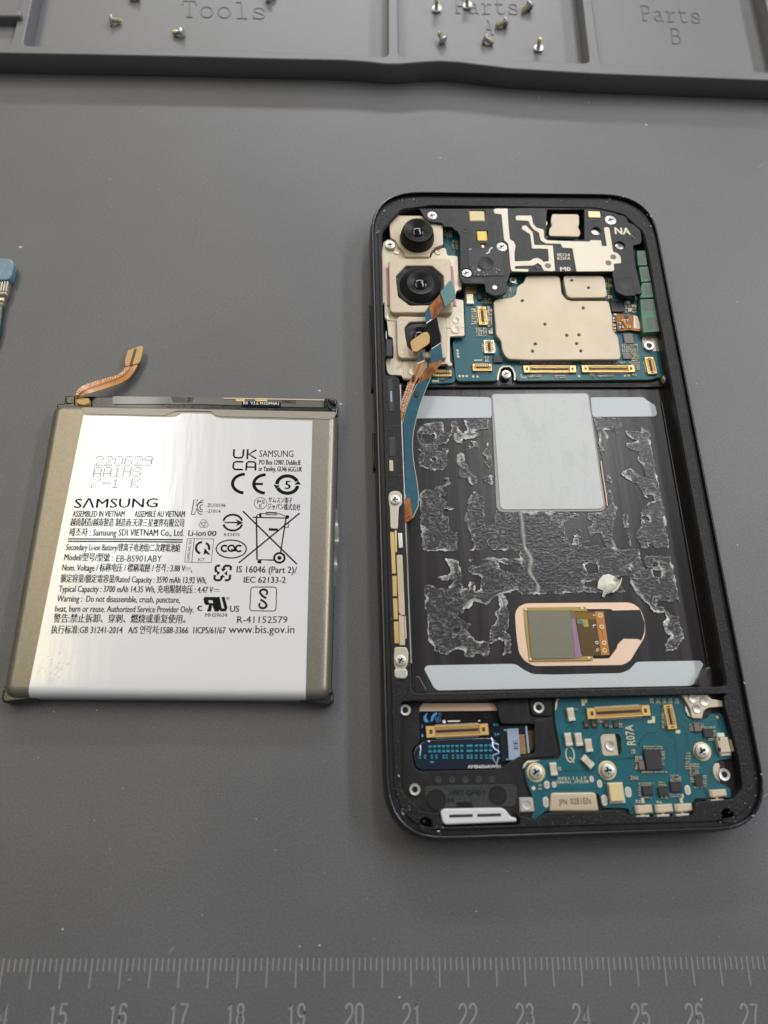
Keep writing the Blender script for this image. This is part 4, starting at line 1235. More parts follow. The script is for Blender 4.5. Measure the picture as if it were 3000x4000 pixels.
def micro(b, c, x0, y0, x1, y1, nx, ny, z0, drop=.05, tones=('tin', 'ceramic', 'tin', 'tin', 'palegold'), jit=.12):
    """fields of tiny chip parts, too small to tell apart"""
    for i in range(nx):
        for j in range(ny):
            if random.random() < drop:
                continue
            x = x0+(i+.5+random.uniform(-jit, jit))*(x1-x0)/nx; y = y0+(j+.5+random.uniform(-jit, jit))*(y1-y0)/ny
            pw, ph_ = abs(x1-x0)/nx*.66, abs(y1-y0)/ny*.62
            h = random.uniform(.18, .34)
            q = P(c, x, y, z0+h)
            w_ = np.linalg.norm(P(c, x+pw/2, y, z0)-P(c, x-pw/2, y, z0)); l_ = np.linalg.norm(P(c, x, y+ph_/2, z0)-P(c, x, y-ph_/2, z0))
            t = random.choice(tones)
            if l_ > w_*1.1:
                b.box(q[0], q[1], w_, l_*.34, z0, z0+h*.9, 'chipgrey', 0, .02)
                for s in (-1, 1):
                    b.box(q[0], q[1]+s*l_*.33, w_, l_*.34, z0, z0+h, t, 0, .03)
            else:
                b.box(q[0], q[1], w_*.34, l_, z0, z0+h*.9, 'chipgrey', 0, .02)
                for s in (-1, 1):
                    b.box(q[0]+s*w_*.33, q[1], w_*.34, l_, z0, z0+h, t, 0, .03)


# ------------------------------------------------------------------ mainboard
b = MB(); b.plate([rounded([(-32.6, 20.55), (31.2, 20.55), (31.2, 68), (-32.6, 68)], 1)], 2.0, 2.7, 'void')
b.plate([rect_pts(-29.4, 20.4, 31.2, 21.2)], 2.0, 2.9, 'black', bev=.2, res=2)
b.tube([(-20+k, 20.9, 2.9) for k in range(46)], .07, 'rim', n=5)
b.build('board_carrier', ph)
ZM = 3.6
outl = [(sA, 862, 440), (sB, 1255, 440), (sD, 1300, 160), (sD, 1350, 190), (sD, 1368, 450), (sD, 1378, 552), (sD, 1402, 574), (sD, 1500, 578), (sD, 1522, 592), (sD, 1545, 752), (sD, 1440, 778), (sD, 482, 786), (sD, 466, 762),
        (sD, 456, 712), (sD, 430, 688), (sD, 376, 688), (sD, 350, 710), (sD, 342, 766), (sD, 328, 786), (sD, 60, 790), (sD, 38, 770), (sD, 15, 510), (sD, 28, 487), (sD, 105, 480), (sD, 100, 140), (sA, 1040, 1010), (sA, 1020, 780), (sA, 905, 765), (sA, 868, 700)]
b = MB()
b.plate([rounded(PL(sD, outl, ZM), .5, 2)], ZM-.75, ZM-.1, 'pcb_edge')
b.plate([rounded(PL(sD, outl, ZM), .5, 2)], ZM-.1, ZM, 'pcb')
ns = [(sD, 462, 782), (sD, 462, 735), (sD, 445, 698), (sD, 425, 684), (sD, 380, 684), (sD, 358, 700), (sD, 344, 740), (sD, 340, 782)]
b.stroke(PL(sD, ns, ZM+.01), .35, ZM+.012, 'cream2')
for x, y in ((50, 570), (52, 592), (54, 613), (65, 754), (90, 754), (116, 754), (163, 757), (194, 757), (925, 754), (1256, 750), (1283, 748)):
    q = P(sD, x, y, ZM); b.add([(q[0]+.3*math.cos(t), q[1]+.3*math.sin(t), ZM+.012) for t in np.arange(10)*math.pi/5], [list(range(10))], 'ink_cream')
q = P(sD, 44, 510, ZM); b.add([(q[0]+.25*math.cos(t), q[1]+.25*math.sin(t), ZM+.012) for t in np.arange(10)*math.pi/5], [list(range(10))], 'void')
b.ink(sD, [(170, 640), (228, 638)], 9, ZM+.012, 'ink_cream'); b.ink(sD, [(508, 740), (508, 762), (552, 762)], 7, ZM+.012, 'ink_cream')
for pts in ([(190, 490), (188, 540), (210, 545), (230, 520)], [(300, 700), (370, 640)], [(110, 640), (110, 700), (150, 720)], [(1480, 600), (1500, 740)], [(60, 520), (90, 500), (105, 500)], [(1385, 620), (1330, 640)], [(1385, 640), (1330, 660)], [(1388, 660), (1335, 676)]):
    b.ink(sD, pts, 2.5, ZM+.008, 'pcb_dark')
b.ptext(sD, '211C', 1160, 210, 1216, 213, 13, ZM+.012, 'ink_cream', .02)
main = b.build('mainboard', ph)
ZS = 5.0
sh_holes = [(516, 211), (955, 264), (679, 380), (837, 461), (924, 457), (609, 523), (590, 575), (908, 520), (938, 573)]
hol = [circle_pts(P(sD, x, y, ZS)[0], P(sD, x, y, ZS)[1], .32, 12) for x, y in sh_holes]
sh1 = [(545, 30), (770, 30), (788, 48), (800, 160), (830, 203), (870, 213), (1120, 213), (1140, 225), (1165, 330), (1170, 430), (1205, 470), (1226, 612), (1216, 634), (560, 638), (420, 632), (392, 610), (370, 560), (365, 500), (328, 460), (318, 330), (309, 222), (328, 200), (440, 193), (468, 170), (478, 112), (525, 80)]
b = MB()
b.cut(sD, sh1, ZM, ZS-.45, 'cream2', bev=.05, rnd=.5)
b.cut(sD, sh1, ZS-.5, ZS, 'cream', bev=.22, rnd=.7, holes=hol, res=3)
for x, y in sh_holes:
    q = P(sD, x, y, ZS); b.cyl(q[0], q[1], .34, ZS-.4, ZS-.25, 'void', 10)
for x, y in ((1118, 320), (1122, 376)):
    b.ptext(sD, 'EY1', x-20, y, x+14, y+1, 13, ZS+.006, 'cream2')
b.build('shield', main)
b = MB()
h2 = [circle_pts(P(sD, x, y, ZS)[0], P(sD, x, y, ZS)[1], .30, 12) for x, y in ((872, 65), (992, 119))]
sh2 = [(815, 32), (1095, 32), (1112, 60), (1126, 174), (1110, 188), (862, 191), (836, 172), (813, 60)]
b.cut(sD, sh2, ZM, ZS-.25, 'cream2', bev=.05, rnd=.5)
b.cut(sD, sh2, ZS-.3, ZS+.05, 'cream', bev=.2, rnd=.6, holes=h2, res=3)
for x, y in ((872, 65), (992, 119)):
    q = P(sD, x, y, ZS); b.cyl(q[0], q[1], .32, ZS-.3, ZS-.2, 'void', 10)
b.build('shield', main)
connector(main, sD, 715, 702, 380, 56, ZM, rot=.0, npin=34)
connector(main, sD, 1136, 700, 380, 56, ZM, rot=.0, npin=34)
connector(main, sD, 230, 318, 70, 132, ZM, rot=.02, npin=9, vertical=True)
connector(main, sD, 228, 690, 140, 56, ZM, rot=.0, npin=7)
connector(main, sD, 1442, 676, 74, 122, ZM, rot=.05, npin=8, vertical=True)
connector(main, sD, 279, 540, 84, 96, ZM, rot=.0, npin=5, vertical=True, frame='tin')
for x, y, a_, c_, h, m_ in ((1200, 252, 86, 76, .6, 'chip'), (1282, 482, 66, 70, .5, 'chipgrey'), (1273, 611, 62, 36, .45, 'chipgrey'), (342, 632, 68, 46, .5, 'chip'), (219, 180, 46, 46, .4, 'chip'), (1160, 330, 0, 0, 0, '')):
    if a_:
        chip(main, sD, x, y, a_, c_, ZM, h, m_)
chip(main, sD, 148, 132, 80, 48, ZM, .3, 'goldpad', name='ground_pad')
capacitor(main, sD, 140, 196, 52, 72, ZM, .5, body='palegold')
for x, y in ((1318, 246), (1292, 278), (1278, 222), (1152, 182), (292, 440), (1150, 60), (1148, 100)):
    capacitor(main, sD, x, y, 26, 22, ZM, .35, rot=math.pi/2, body='ceramic')
q = P(sD, 447, 60, 4.4)
b = MB(); b.pbox(sD, 447, 68, 60, 44, ZM, ZM+.25, 'tin'); b.lathe(q[0], q[1], [(.85, ZM), (.85, 4.4), (.6, 4.45), (.55, 4.0)], 'silver', 18); b.cyl(q[0], q[1], .22, ZM, 4.3, 'gold', 10); b.build('coaxial_socket', main)
b = MB()
for a_ in ((148, 262, 188, 384, 2, 7), (268, 262, 302, 440, 2, 9), (180, 402, 262, 470, 5, 4), (225, 190, 300, 232, 5, 3), (1232, 520, 1352, 600, 8, 5), (1300, 602, 1362, 712, 4, 7), (500, 650, 880, 664, 22, 1), (945, 648, 1160, 662, 14, 1), (1170, 648, 1300, 664, 7, 1),
           (562, 742, 658, 764, 6, 2), (1002, 740, 1040, 758, 3, 2), (1060, 742, 1180, 758, 8, 1), (1252, 215, 1340, 300, 4, 4), (1110, 40, 1152, 200, 2, 9), (415, 112, 440, 192, 2, 5), (245, 612, 278, 655, 2, 2), (1168, 300, 1195, 440, 1, 6), (1305, 736, 1340, 752, 2, 1)):
    micro(b, sD, *a_, ZM)
micro(b, sD, 752, 744, 828, 770, 5, 2, ZM, tones=('ink_white', 'tin'))
micro(b, sA, 872, 490, 960, 575, 4, 4, ZM); micro(b, sA, 952, 600, 1022, 705, 2, 3, ZM, tones=('ceramic', 'tin'), drop=0)
micro(b, sA, 1180, 1310, 1400, 1380, 6, 2, ZM)
b.build('surface_component', main, kind='stuff')
# small flex plugged in at the right
b = MB()
b.cut(sD, [(1190, 312), (1205, 304), (1318, 316), (1345, 322), (1360, 360), (1372, 432), (1330, 428), (1300, 420), (1222, 430), (1204, 424)], ZM+.5, ZM+.72, 'flexbrown', bev=.03, rnd=.3)
b.cut(sD, [(1318, 316), (1345, 322), (1362, 372), (1368, 415), (1318, 408)], ZM+.6, ZM+.76, 'ink_pink', rnd=.2)
for x, y, r in ((1264, 330, .55), (1232, 392, .8)):
    q = P(sD, x, y, ZM+.75); b.cyl(q[0], q[1], r, ZM+.6, ZM+.78, 'chip', 16)
micro(b, sD, 1212, 340, 1300, 412, 5, 3, ZM+.72, drop=.4, tones=('tin', 'gold'))
b.build('plugged_flex', main, 'short amber flex plugged into the right side of the board')
phillips(main, sD, 403, 738, ZM+.5, 34, .4, 'silver'); 
b = MB()
b.cut(sD, [(1380, 470), (1490, 460), (1505, 575), (1410, 574), (1385, 550)], ZM-.4, ZM+.1, 'cream2', bev=.05, rnd=.3); b.build('screw_plate', main)
post(main, sD, 1430, 533, ZM+.6, 38)

# ------------------------------------------------------------------ cameras
b = MB()
brk = [(sA, 195, 720), (sA, 212, 630), (sA, 258, 592), (sA, 320, 600), (sA, 362, 640), (sA, 446, 722), (sA, 456, 792), (sA, 725, 792), (sA, 742, 740), (sA, 850, 682), (sA, 892, 690), (sA, 905, 765), (sA, 1018, 772), (sA, 1030, 1010), (sA, 1058, 1040), (sA, 1064, 1130), (sA, 1000, 1152), (sA, 992, 1240), (sA, 1080, 1248),
       (sC, 1302, 150), (sC, 1312, 440), (sC, 1118, 446), (sC, 1122, 770), (sC, 1152, 795), (sC, 1150, 822), (sC, 1100, 832), (sC, 1085, 800), (sC, 830, 830), (sC, 780, 990), (sC, 600, 1004), (sC, 515, 1000), (sC, 498, 950), (sC, 338, 944), (sC, 296, 890), (sC, 290, 762), (sC, 312, 734), (sC, 384, 730), (sC, 378, 462), (sC, 322, 442), (sC, 302, 238), (sC, 272, 210), (sC, 268, 0), (sA, 205, 1300)]
b.plate([rounded(PL(sA, brk, 4.9), .4, 2)], 4.1, 4.9, 'cream2', bev=.14, res=2)
b.cut(sC, [(285, 140), (1125, 152), (1300, 152), (1308, 330), (1120, 340), (300, 236)], 4.8, 5.0, 'cream2', bev=.08, rnd=.3)
b.cut(sC, [(500, 770), (850, 770), (820, 860), (780, 985), (525, 985)], 4.85, 5.0, 'cream', bev=.05, rnd=.3)
for c, x, y, r in ((sA, 360, 730, .6), (sA, 803, 733, .6), (sC, 340, 195, .75), (sC, 1198, 232, .8), (sC, 1196, 352, .95), (sC, 640, 905, .8)):
    q = P(c, x, y, 5.0); b.lathe(q[0], q[1], [(r*1.25, 4.9), (r*1.2, 5.06), (r, 5.09), (r*.8, 5.03), (.01, 5.04)], 'cream2', 18)
b.ptext(sC, 'RG', 432, 870, 500, 840, 40, 5.0, 'cream', .02); b.ptext(sC, 'N0-#2', 370, 905, 392, 770, 40, 5.0, 'cream', .02)
brko = b.build('camera_bracket', ph)
b = MB(); b.cut(sA, [(240, 900), (266, 900), (288, 1310), (258, 1310)], 4.8, 5.15, 'pink', bev=.08); b.cut(sA, [(940, 880), (968, 880), (1002, 1310), (972, 1312)], 4.8, 5.15, 'pink', bev=.08); b.build('foam_strip', brko)


def lens_stack(parent, cx, cy, prof, gr, gz, hollow):
    b = MB(); b.lathe(cx, cy, prof, 'lens', 40); o = b.build('lens_barrel', parent, smooth=25)
    b = MB(); b.lathe(cx, cy, [(gr, gz-.3), (gr, gz), (gr*.85, gz+.14), (gr*.5, gz+.28), (.01, gz+.33)], 'glass', 32); b.build('lens_glass', o, smooth=60) if False else b.build('lens_glass', parent, smooth=60)


b = MB()
wz = 5.6
b.cut(sA, [(285, 385), (300, 362), (350, 335), (650, 340), (666, 375), (692, 402), (832, 412), (854, 432), (862, 650), (772, 680), (722, 730), (714, 782), (455, 782), (440, 730), (376, 668), (350, 610), (292, 578), (282, 480)], 4.2, wz, 'cream', bev=.12, rnd=.4, res=2)
wide = b.build('wide_camera', ph)
q = P(sA, 578, 587, wz)
lens_stack(wide, q[0], q[1], [(4.15, wz-.1), (4.1, wz+.5), (3.95, wz+1.3), (3.75, wz+1.45), (3.7, wz+2.5), (3.45, wz+3.0), (3.2, wz+3.02), (1.6, wz+2.35), (1.5, wz+2.3)], 1.55, wz+2.32, True)
b = MB()
mz = 6.3
octo = [(455, 880), (740, 880), (862, 985), (872, 1190), (750, 1302), (500, 1306), (375, 1210), (350, 990)]
b.cut(sA, [(270, 832), (298, 797), (915, 797), (942, 828), (968, 1360), (940, 1388), (310, 1388), (284, 1360)], 4.2, mz, 'cream', bev=.3, rnd=.7, holes=[rounded(PL(sA, octo, mz), .3, 2)], res=3)
for x, y in ((340, 840), (852, 846)):
    q = P(sA, x, y, mz); b.lathe(q[0], q[1], [(.32, mz-.05), (.28, mz+.03), (.01, mz-.02)], 'cream2', 12)
mainc = b.build('main_camera', ph)
q = P(sA, 612, 1100, mz-.3)
b = MB(); b.cyl(q[0], q[1], 6.3, 4.0, 4.9, 'void', 8)
lens_stack(mainc, q[0], q[1], [(5.7, 4.6), (5.6, mz-.35), (5.2, mz-.2), (4.9, mz-.25), (3.3, mz+.9), (3.15, mz+1.0), (2.9, mz+.95), (1.7, mz+.45), (1.6, mz+.4)], 1.6, mz+.42, True)
b.build('aperture_seal', mainc)
b = MB()
tz = 5.9
tele = [(425, 225), (458, 180), (1040, 194), (1076, 232), (1078, 705), (1060, 728), (482, 728), (440, 685)]
top_ = [(532, 330), (592, 258), (850, 255), (962, 330), (1000, 440), (990, 560), (900, 640), (645, 640), (572, 580), (543, 440)]
b.cut(sC, tele, 4.2, tz, 'cream', bev=.28, rnd=.7, holes=[rounded(PL(sC, top_, tz), .4, 2)], res=3)
for x, y in ((486, 262), (505, 645)):
    q = P(sC, x, y, tz); b.lathe(q[0], q[1], [(.34, tz-.05), (.3, tz+.04), (.01, tz-.02)], 'cream2', 12)
telec = b.build('telephoto_camera', ph)
q = P(sC, 735, 440, tz-.3)
b = MB(); b.cyl(q[0], q[1], 4.7, 4.0, 4.7, 'void', 12); b.build('aperture_seal', telec)
lens_stack(telec, q[0], q[1], [(4.1, 4.6), (4.0, tz-.5), (3.6, tz-.35), (2.4, tz-.2), (1.7, tz-.5), (1.6, tz-.55)], 1.6, tz-.5, True)

# ------------------------------------------------------------------ antenna bracket over the far end of the board
ZA = 6.25
b = MB()
ab = [(sA, 600, 262), (sA, 1100, 262), (sA, 1395, 262), (sB, 470, 112), (sB, 1000, 118), (sB, 1128, 150), (sB, 1146, 175), (sB, 1220, 180), (sB, 1242, 246), (sB, 1320, 266), (sB, 1346, 300), (sB, 1362, 400), (sB, 1350, 430), (sB, 1285, 442), (sB, 1290, 490),
      (sB, 1310, 640), (sB, 1366, 868), (sB, 1300, 872), (sB, 1308, 890), (sB, 1212, 892), (sB, 1132, 850), (sB, 1108, 720), (sB, 1104, 674), (sB, 790, 674), (sB, 215, 682), (sA, 1582, 960), (sA, 1552, 1060), (sA, 1548, 1150), (sA, 1490, 1198), (sA, 1400, 1204), (sA, 1320, 1160), (sA, 1310, 1075),
      (sA, 1085, 1072), (sA, 1040, 1010), (sA, 1042, 905), (sA, 1048, 890), (sA, 1040, 560), (sA, 1022, 512), (sA, 978, 490), (sA, 960, 460), (sA, 872, 456), (sA, 856, 420), (sA, 705, 402), (sA, 655, 350)]
ahol = [PL(sA, [(1140, 282), (1312, 282), (1312, 402), (1140, 402)], ZA), PL(sA, [(1222, 500), (1340, 500), (1340, 614), (1222, 614)], ZA), PL(sA, [(1262, 640), (1318, 640), (1322, 690), (1264, 690)], ZA),
        PL(sB, [(530, 130), (855, 130), (860, 395), (700, 402), (520, 392)], ZA), PL(sB, [(886, 140), (1000, 142), (1004, 208), (888, 206)], ZA)]
for c, x, y, r in ((sB, 960, 318, 1.2), (sB, 1168, 448, 1.3), (sA, 1500, 675, 1.45), (sA, 1115, 960, 1.4), (sB, 1088, 222, 1.4)):
    q = P(c, x, y, ZA); ahol.append(circle_pts(q[0], q[1], r, 20))
b.plate([rounded(PL(sA, ab, ZA), .35, 2)]+ahol, 5.3, ZA, 'black', bev=.1)
b.cut(sA, [(1130, 690), (1505, 690), (1520, 985), (1185, 990), (1135, 870)], ZA-.1, ZA+.12, 'chip', bev=.05, rnd=.2)
q = P(sA, 1320, 860, ZA); b.lathe(q[0], q[1], [(1.9, ZA+.1), (1.85, ZA+.25), (1.7, ZA+.2), (.4, ZA+.15), (.35, ZA-.1), (.01, ZA-.1)], 'black', 24)
b.cut(sA, [(1160, 1022), (1280, 1022), (1280, 1058), (1160, 1058)], ZA-.05, ZA+.03, 'void')
b.stroke(PL(sA, [(1412, 420), (1470, 430), (1490, 600)], ZA), .22, ZA+.01, 'void'); b.stroke(PL(sA, [(1320, 370), (1420, 385), (1475, 470), (1480, 600), (1430, 600), (1415, 450)], ZA), .25, ZA+.02, 'chip')
for c, x, y, r in ((sB, 1283, 370, .6), (sB, 447, 630, .65), (sA, 1095, 503, .45), (sB, 1200, 222, .25), (sA, 1400, 1112, .0)):
    if r:
        q = P(c, x, y, ZA); b.lathe(q[0], q[1], [(r*1.2, ZA), (r*1.1, ZA+.05), (r, ZA+.02), (.01, ZA+.015)], 'void', 16)
q = P(sA, 1415, 1110, ZA)
for _ in range(14):             # adhesive smears on the bracket
    x, y = random.uniform(1180, 1500), random.uniform(880, 980)
    qq = P(sA, x, y, ZA+.14); b.box(qq[0], qq[1], random.uniform(.1, .35), random.uniform(.1, .25), ZA+.1, ZA+.17, 'lint', random.random()*3, .02)
b.ink(sA, [(1395, 680), (1365, 700), (1355, 735), (1325, 750)], 18, ZA+.14, 'lint'); b.ink(sA, [(1230, 915), (1260, 935)], 26, ZA+.16, 'lint'); b.ink(sA, [(1140, 705), (1165, 695)], 10, ZA+.14, 'lint')
brk2 = b.build('antenna_bracket', ph)
b = MB()
t1 = [(62, 135), (80, 122), (185, 122), (192, 250), (205, 390), (240, 410), (256, 450), (245, 510), (248, 585), (385, 580), (410, 560), (450, 553), (485, 572), (500, 590), (548, 582), (540, 475), (400, 472), (385, 350), (310, 300), (315, 275), (345, 268), (405, 330), (420, 440), (582, 445), (602, 668), (560, 672), (502, 665), (480, 620), (448, 598), (415, 620), (250, 626), (250, 650), (370, 652), (365, 676), (225, 672), (212, 640), (200, 500), (190, 430), (155, 395), (133, 172), (72, 165)]
t2 = [(256, 195), (265, 184), (395, 184), (410, 258), (440, 290), (500, 305), (506, 380), (532, 400), (660, 405), (905, 412), (910, 398), (1005, 400), (1010, 450), (1055, 450), (1030, 295), (1042, 284), (1075, 288), (1110, 500), (1150, 514), (1176, 545), (1180, 600), (1115, 606), (1120, 662), (1105, 670), (790, 673), (754, 470), (668, 465), (650, 430), (520, 428), (475, 400), (460, 330), (420, 310), (385, 270), (370, 230), (262, 224)]
for t in (t1, t2):
    b.cut(sB, t, ZA-.05, ZA+.07, 'antenna', bev=.03, rnd=.18)
for x, y in ((538, 625), (1110, 548), (1068, 600)):
    q = P(sB, x, y, ZA); b.lathe(q[0], q[1], [(.75, ZA+.075), (.35, ZA+.09), (.01, ZA+.08)], 'chipgrey', 14)
b.ptext(sB, 'NA', 1130, 346, 1262, 350, 62, ZA+.02, 'antenna', .035); b.ptext(sB, '8D24', 620, 540, 733, 541, 28, ZA+.02, 'antenna', .01)
b.ptext(sB, 'KDFA', 624, 572, 738, 572, 28, ZA+.02, 'antenna', .01); b.ptext(sB, 'M0', 650, 670, 738, 670, 38, ZA+.02, 'antenna', .03)
b.build('antenna_trace', brk2)
b = MB(); b.pbox(sA, 1226, 340, 165, 112, 5.2, ZA+.25, 'foam', bev=.2); b.build('foam_pad', brk2)
b = MB(); b.pbox(sA, 1281, 556, 106, 104, 5.2, ZA-.1, 'yellow', bev=.1); b.build('flash_led', brk2)
b = MB(); b.pbox(sA, 1290, 654, 56, 70, 5.2, ZA-.25, 'flexline', bev=.02); b.pbox(sA, 1290, 670, 26, 30, 5.2, ZA-.2, 'copper', bev=.02); b.build('light_sensor', brk2)
b = MB(); b.cut(sB, [(575, 170), (800, 172), (812, 190), (812, 260), (800, 285), (818, 310), (822, 350), (805, 368), (560, 362), (548, 345), (552, 300), (578, 270), (565, 240)], 5.0, 5.95, 'cream', bev=.1, rnd=.5); b.build('receiver_cover', brk2)
b = MB(); b.pbox(sB, 945, 165, 108, 72, 5.0, 6.1, 'palegold', bev=.12); b.pbox(sB, 870, 180, 30, 40, 5.0, 5.9, 'silver'); b.build('spring_contact', brk2)
for c, x, y, pr in ((sB, 960, 318, [(1.25, 5.2), (1.2, 5.5), (.01, 5.55)]), (sB, 1168, 450, [(1.2, 5.2), (1.0, 5.6), (.5, 5.5), (.4, 5.2)]), (sA, 1418, 1112, [(.6, 6.2), (.5, 6.3), (.01, 6.3)])):
    q = P(c, x, y, pr[1][1]); b = MB(); b.lathe(q[0], q[1], pr, 'silver', 18); b.build('screw_post', brk2)
phillips(brk2, sA, 743, 335, 6.3, 54, .3); phillips(brk2, sA, 1115, 958, 6.4, 54, .5); phillips(brk2, sA, 1495, 675, 6.4, 60, .7)
phillips(brk2, sB, 490, 243, 6.1, 46, .6, 'palegold'); phillips(brk2, sB, 1088, 222, 6.4, 50, .2)
phillips(brko, sA, 290, 650, 5.6, 54, .2)
b = MB(); b.cut(sB, [(1108, 722), (1150, 742), (1272, 722), (1304, 885), (1214, 890), (1134, 850)], 5.3, 6.4, 'black', bev=.15, rnd=.4, res=2); q = P(sB, 1205, 805, 6.4); b.cyl(q[0], q[1], .75, 6.0, 6.42, 'void', 16); b.build('bracket_foot', brk2)

# ---- green antenna module on the right side
b = MB()
for pts, c, z in (([(1318, 492), (1392, 490), (1410, 617), (1330, 621)], sB, 5.6), ([(1337, 633), (1415, 629), (1440, 758), (1357, 764)], sB, 5.6), ([(1362, 773), (1440, 769), (1468, 899), (1345, 904)], sB, 5.6), ([(1365, 202), (1472, 197), (1518, 430), (1388, 440)], sD, 5.6)):
    b.cut(c, pts, 3.0, z, 'green', bev=.05, rnd=.12)
for x, y, w_, h_ in ((1425, 246, 84, 80), (1458, 375, 84, 86)):
    b.cut(sD, [(x-w_/2-4, y-h_/2), (x+w_/2-8, y-h_/2), (x+w_/2, y+h_/2), (x-w_/2+6, y+h_/2)], 5.5, 5.62, 'greenpatch', rnd=.3)
for x, y in ((1362, 560), (1385, 695), (1412, 835)):
    b.cut(sB, [(x-30, y-45), (x+28, y-45), (x+36, y+45), (x-24, y+45)], 5.5, 5.62, 'greenpatch', rnd=.3)
b.cut(sD, [(1386, 440), (1518, 431), (1518, 440), (1388, 450)], 3.0, 4.9, 'flexbrown')
b.build('antenna_module', ph)
b = MB(); b.cut(sQ2, [(0, 0), (1, 0), (0, 1)], 3, 3.1, 'void')
b = MB(); q = [(sK, 0, 0)]
zc = (2500, 1400, .18083)
b.cut(zc, [(480, 395), (570, 330), (640, 415), (550, 500)], 2.6, 4.0, 'palegold', bev=.1); b.cut(zc, [(520, 420), (600, 345), (636, 410), (560, 480)], 3.9, 4.1, 'silver', bev=.05)
b.build('grounding_tab', ph)

# ------------------------------------------------------------------ long flex from the side of the bay to the board
b = MB()
L1 = [(sC, 690, 1062, 6.3), (sC, 600, 1250, 5.9), (sC, 520, 1480, 5.5), (sE, 490, 640, 5.2), (sE, 474, 850, 5.1), (sE, 490, 1050, 5.2), (sE, 520, 1290, 5.4), (sE, 552, 1500, 5.6)]
R1 = [(sC, 872, 968, 6.3), (sC, 800, 1150, 5.9), (sC, 722, 1350, 5.5), (sE, 645, 650, 5.2), (sE, 638, 850, 5.1), (sE, 658, 1050, 5.2), (sE, 698, 1250, 5.4), (sE, 724, 1490, 5.6)]
S3 = lambda lst: np.array([P(c, x, y, z) for c, x, y, z in lst])


def strip3(L_, R2, n=20, it=3):
    a, bb = S3(L_), S3(R2)

    def rs(p):
        d = np.concatenate([[0], np.cumsum(np.linalg.norm(np.diff(p, axis=0), axis=1))])
        t = np.linspace(0, d[-1], n)
        q = np.stack([np.interp(t, d, p[:, k]) for k in range(3)], 1)
        for _ in range(it):
            q[1:-1] = (q[:-2]+2*q[1:-1]+q[2:])/4
        return q
    return list(zip(rs(a), rs(bb)))


st = strip3(L1, R1, 28)
end = [(P(sE, 600, 1610, 5.75), P(sE, 716, 1600, 5.75)), (P(sE, 636, 1735, 5.85), P(sE, 645, 1752, 5.85))]
b.ribbon(st+end, 'flexblue', .14)
for side in (0, 1):
    b.tube([q[side]+np.array((0, 0, -.04)) for q in st], .09, 'flexedge', n=5)
b.tube([st[-1][1], end[0][1], end[1][1]], .09, 'flexedge', n=5)
q = P(sE, 693, 126, 6.1); b.lathe(q[0], q[1], [(.62, 5.6), (.62, 6.12), (.01, 6.125)], 'void', 18, sx=.8, sy=1.15)
flo = b.build('long_flex', ph, 'long blue and amber flex cable curving along the left of the bay')
b = MB()
seg = lambda pts, z0, z1, m: b.ribbon([(P(sC, *l, z), P(sC, *r, z)) for l, r, z in pts], m, .14)
b.ribbon([(P(sC, 800, 860, 6.75), P(sC, 965, 850, 6.9)), (P(sC, 760, 940, 6.55), P(sC, 915, 905, 6.6)), (P(sC, 690, 1062, 6.32), P(sC, 872, 968, 6.32))], 'flexbrown', .14)
b.ribbon([(P(sC, 862, 800, 7.0), P(sC, 1026, 735, 7.0)), (P(sC, 842, 840, 6.85), P(sC, 1000, 805, 6.95)), (P(sC, 800, 860, 6.75), P(sC, 965, 850, 6.9))], 'flexbrown', .14)
b.ribbon([(P(sC, 878, 615, 7.3), P(sC, 1003, 530, 7.3)), (P(sC, 876, 700, 7.2), P(sC, 1027, 715, 7.15)), (P(sC, 860, 800, 7.0), P(sC, 1028, 735, 7.05))], 'flexblue', .14)
b.ribbon([(P(sC, 818, 280, 7.5), P(sC, 950, 192, 7.6)), (P(sC, 845, 420, 7.45), P(sC, 972, 310, 7.5)), (P(sC, 878, 612, 7.3), P(sC, 1003, 528, 7.3))], 'ink_black', .14)
b.ribbon([(P(sC, 812, 285, 7.52), P(sC, 884, 232, 7.58)), (P(sC, 815, 268, 7.53), P(sC, 882, 218, 7.59))], 'ink_white', .03, lift=.06)
b.ribbon([(P(sC, 880, 615, 7.3), P(sC, 998, 538, 7.3)), (P(sC, 882, 605, 7.3), P(sC, 999, 528, 7.3))], 'ink_white', .03, lift=.06)
b.ribbon([(P(sC, 795, 130, 7.8), P(sC, 850, 45, 7.9)), (P(sC, 798, 200, 7.65), P(sC, 868, 140, 7.75)), (P(sC, 812, 285, 7.5), P(sC, 886, 215, 7.6))], 'flexblue', .14)
b.ribbon([(P(sC, 850, 45, 7.92), P(sC, 1032, 60, 8.05)), (P(sC, 868, 140, 7.77), P(sC, 985, 120, 7.85)), (P(sC, 886, 216, 7.6), P(sC, 952, 195, 7.62))], 'flexbrown', .14)
b.ribbon([(P(sC, 850, 45, 7.92), P(sC, 1032, 60, 8.05)), (P(sC, 905, 0, 8.1), P(sC, 1040, 35, 8.1)), (P(sA, 835, 1178, 8.25), P(sA, 872, 1295, 8.2))], 'flexbrown', .14)
for t_ in (.35, .55, .75):
    pth = [(878, 150), (905, 60), (960, -10)]
    b.tube([P(sC, x+t_*90, y+t_*35, z) for (x, y), z in zip(pth, (7.8, 7.98, 8.2))], .035, 'flexline', n=4)
    b.tube([P(sC, x+t_*120-60, y+t_*50-30, z) for (x, y), z in zip([(800, 1000), (850, 930), (905, 860)], (6.5, 6.7, 6.95))], .035, 'flexline', n=4)
q = P(sC, 850, 890, 6.78); b.stroke(circle_pts(q[0], q[1], .35, 10), .14, 6.80, 'flexline', True)
b.build('folded_section', flo)
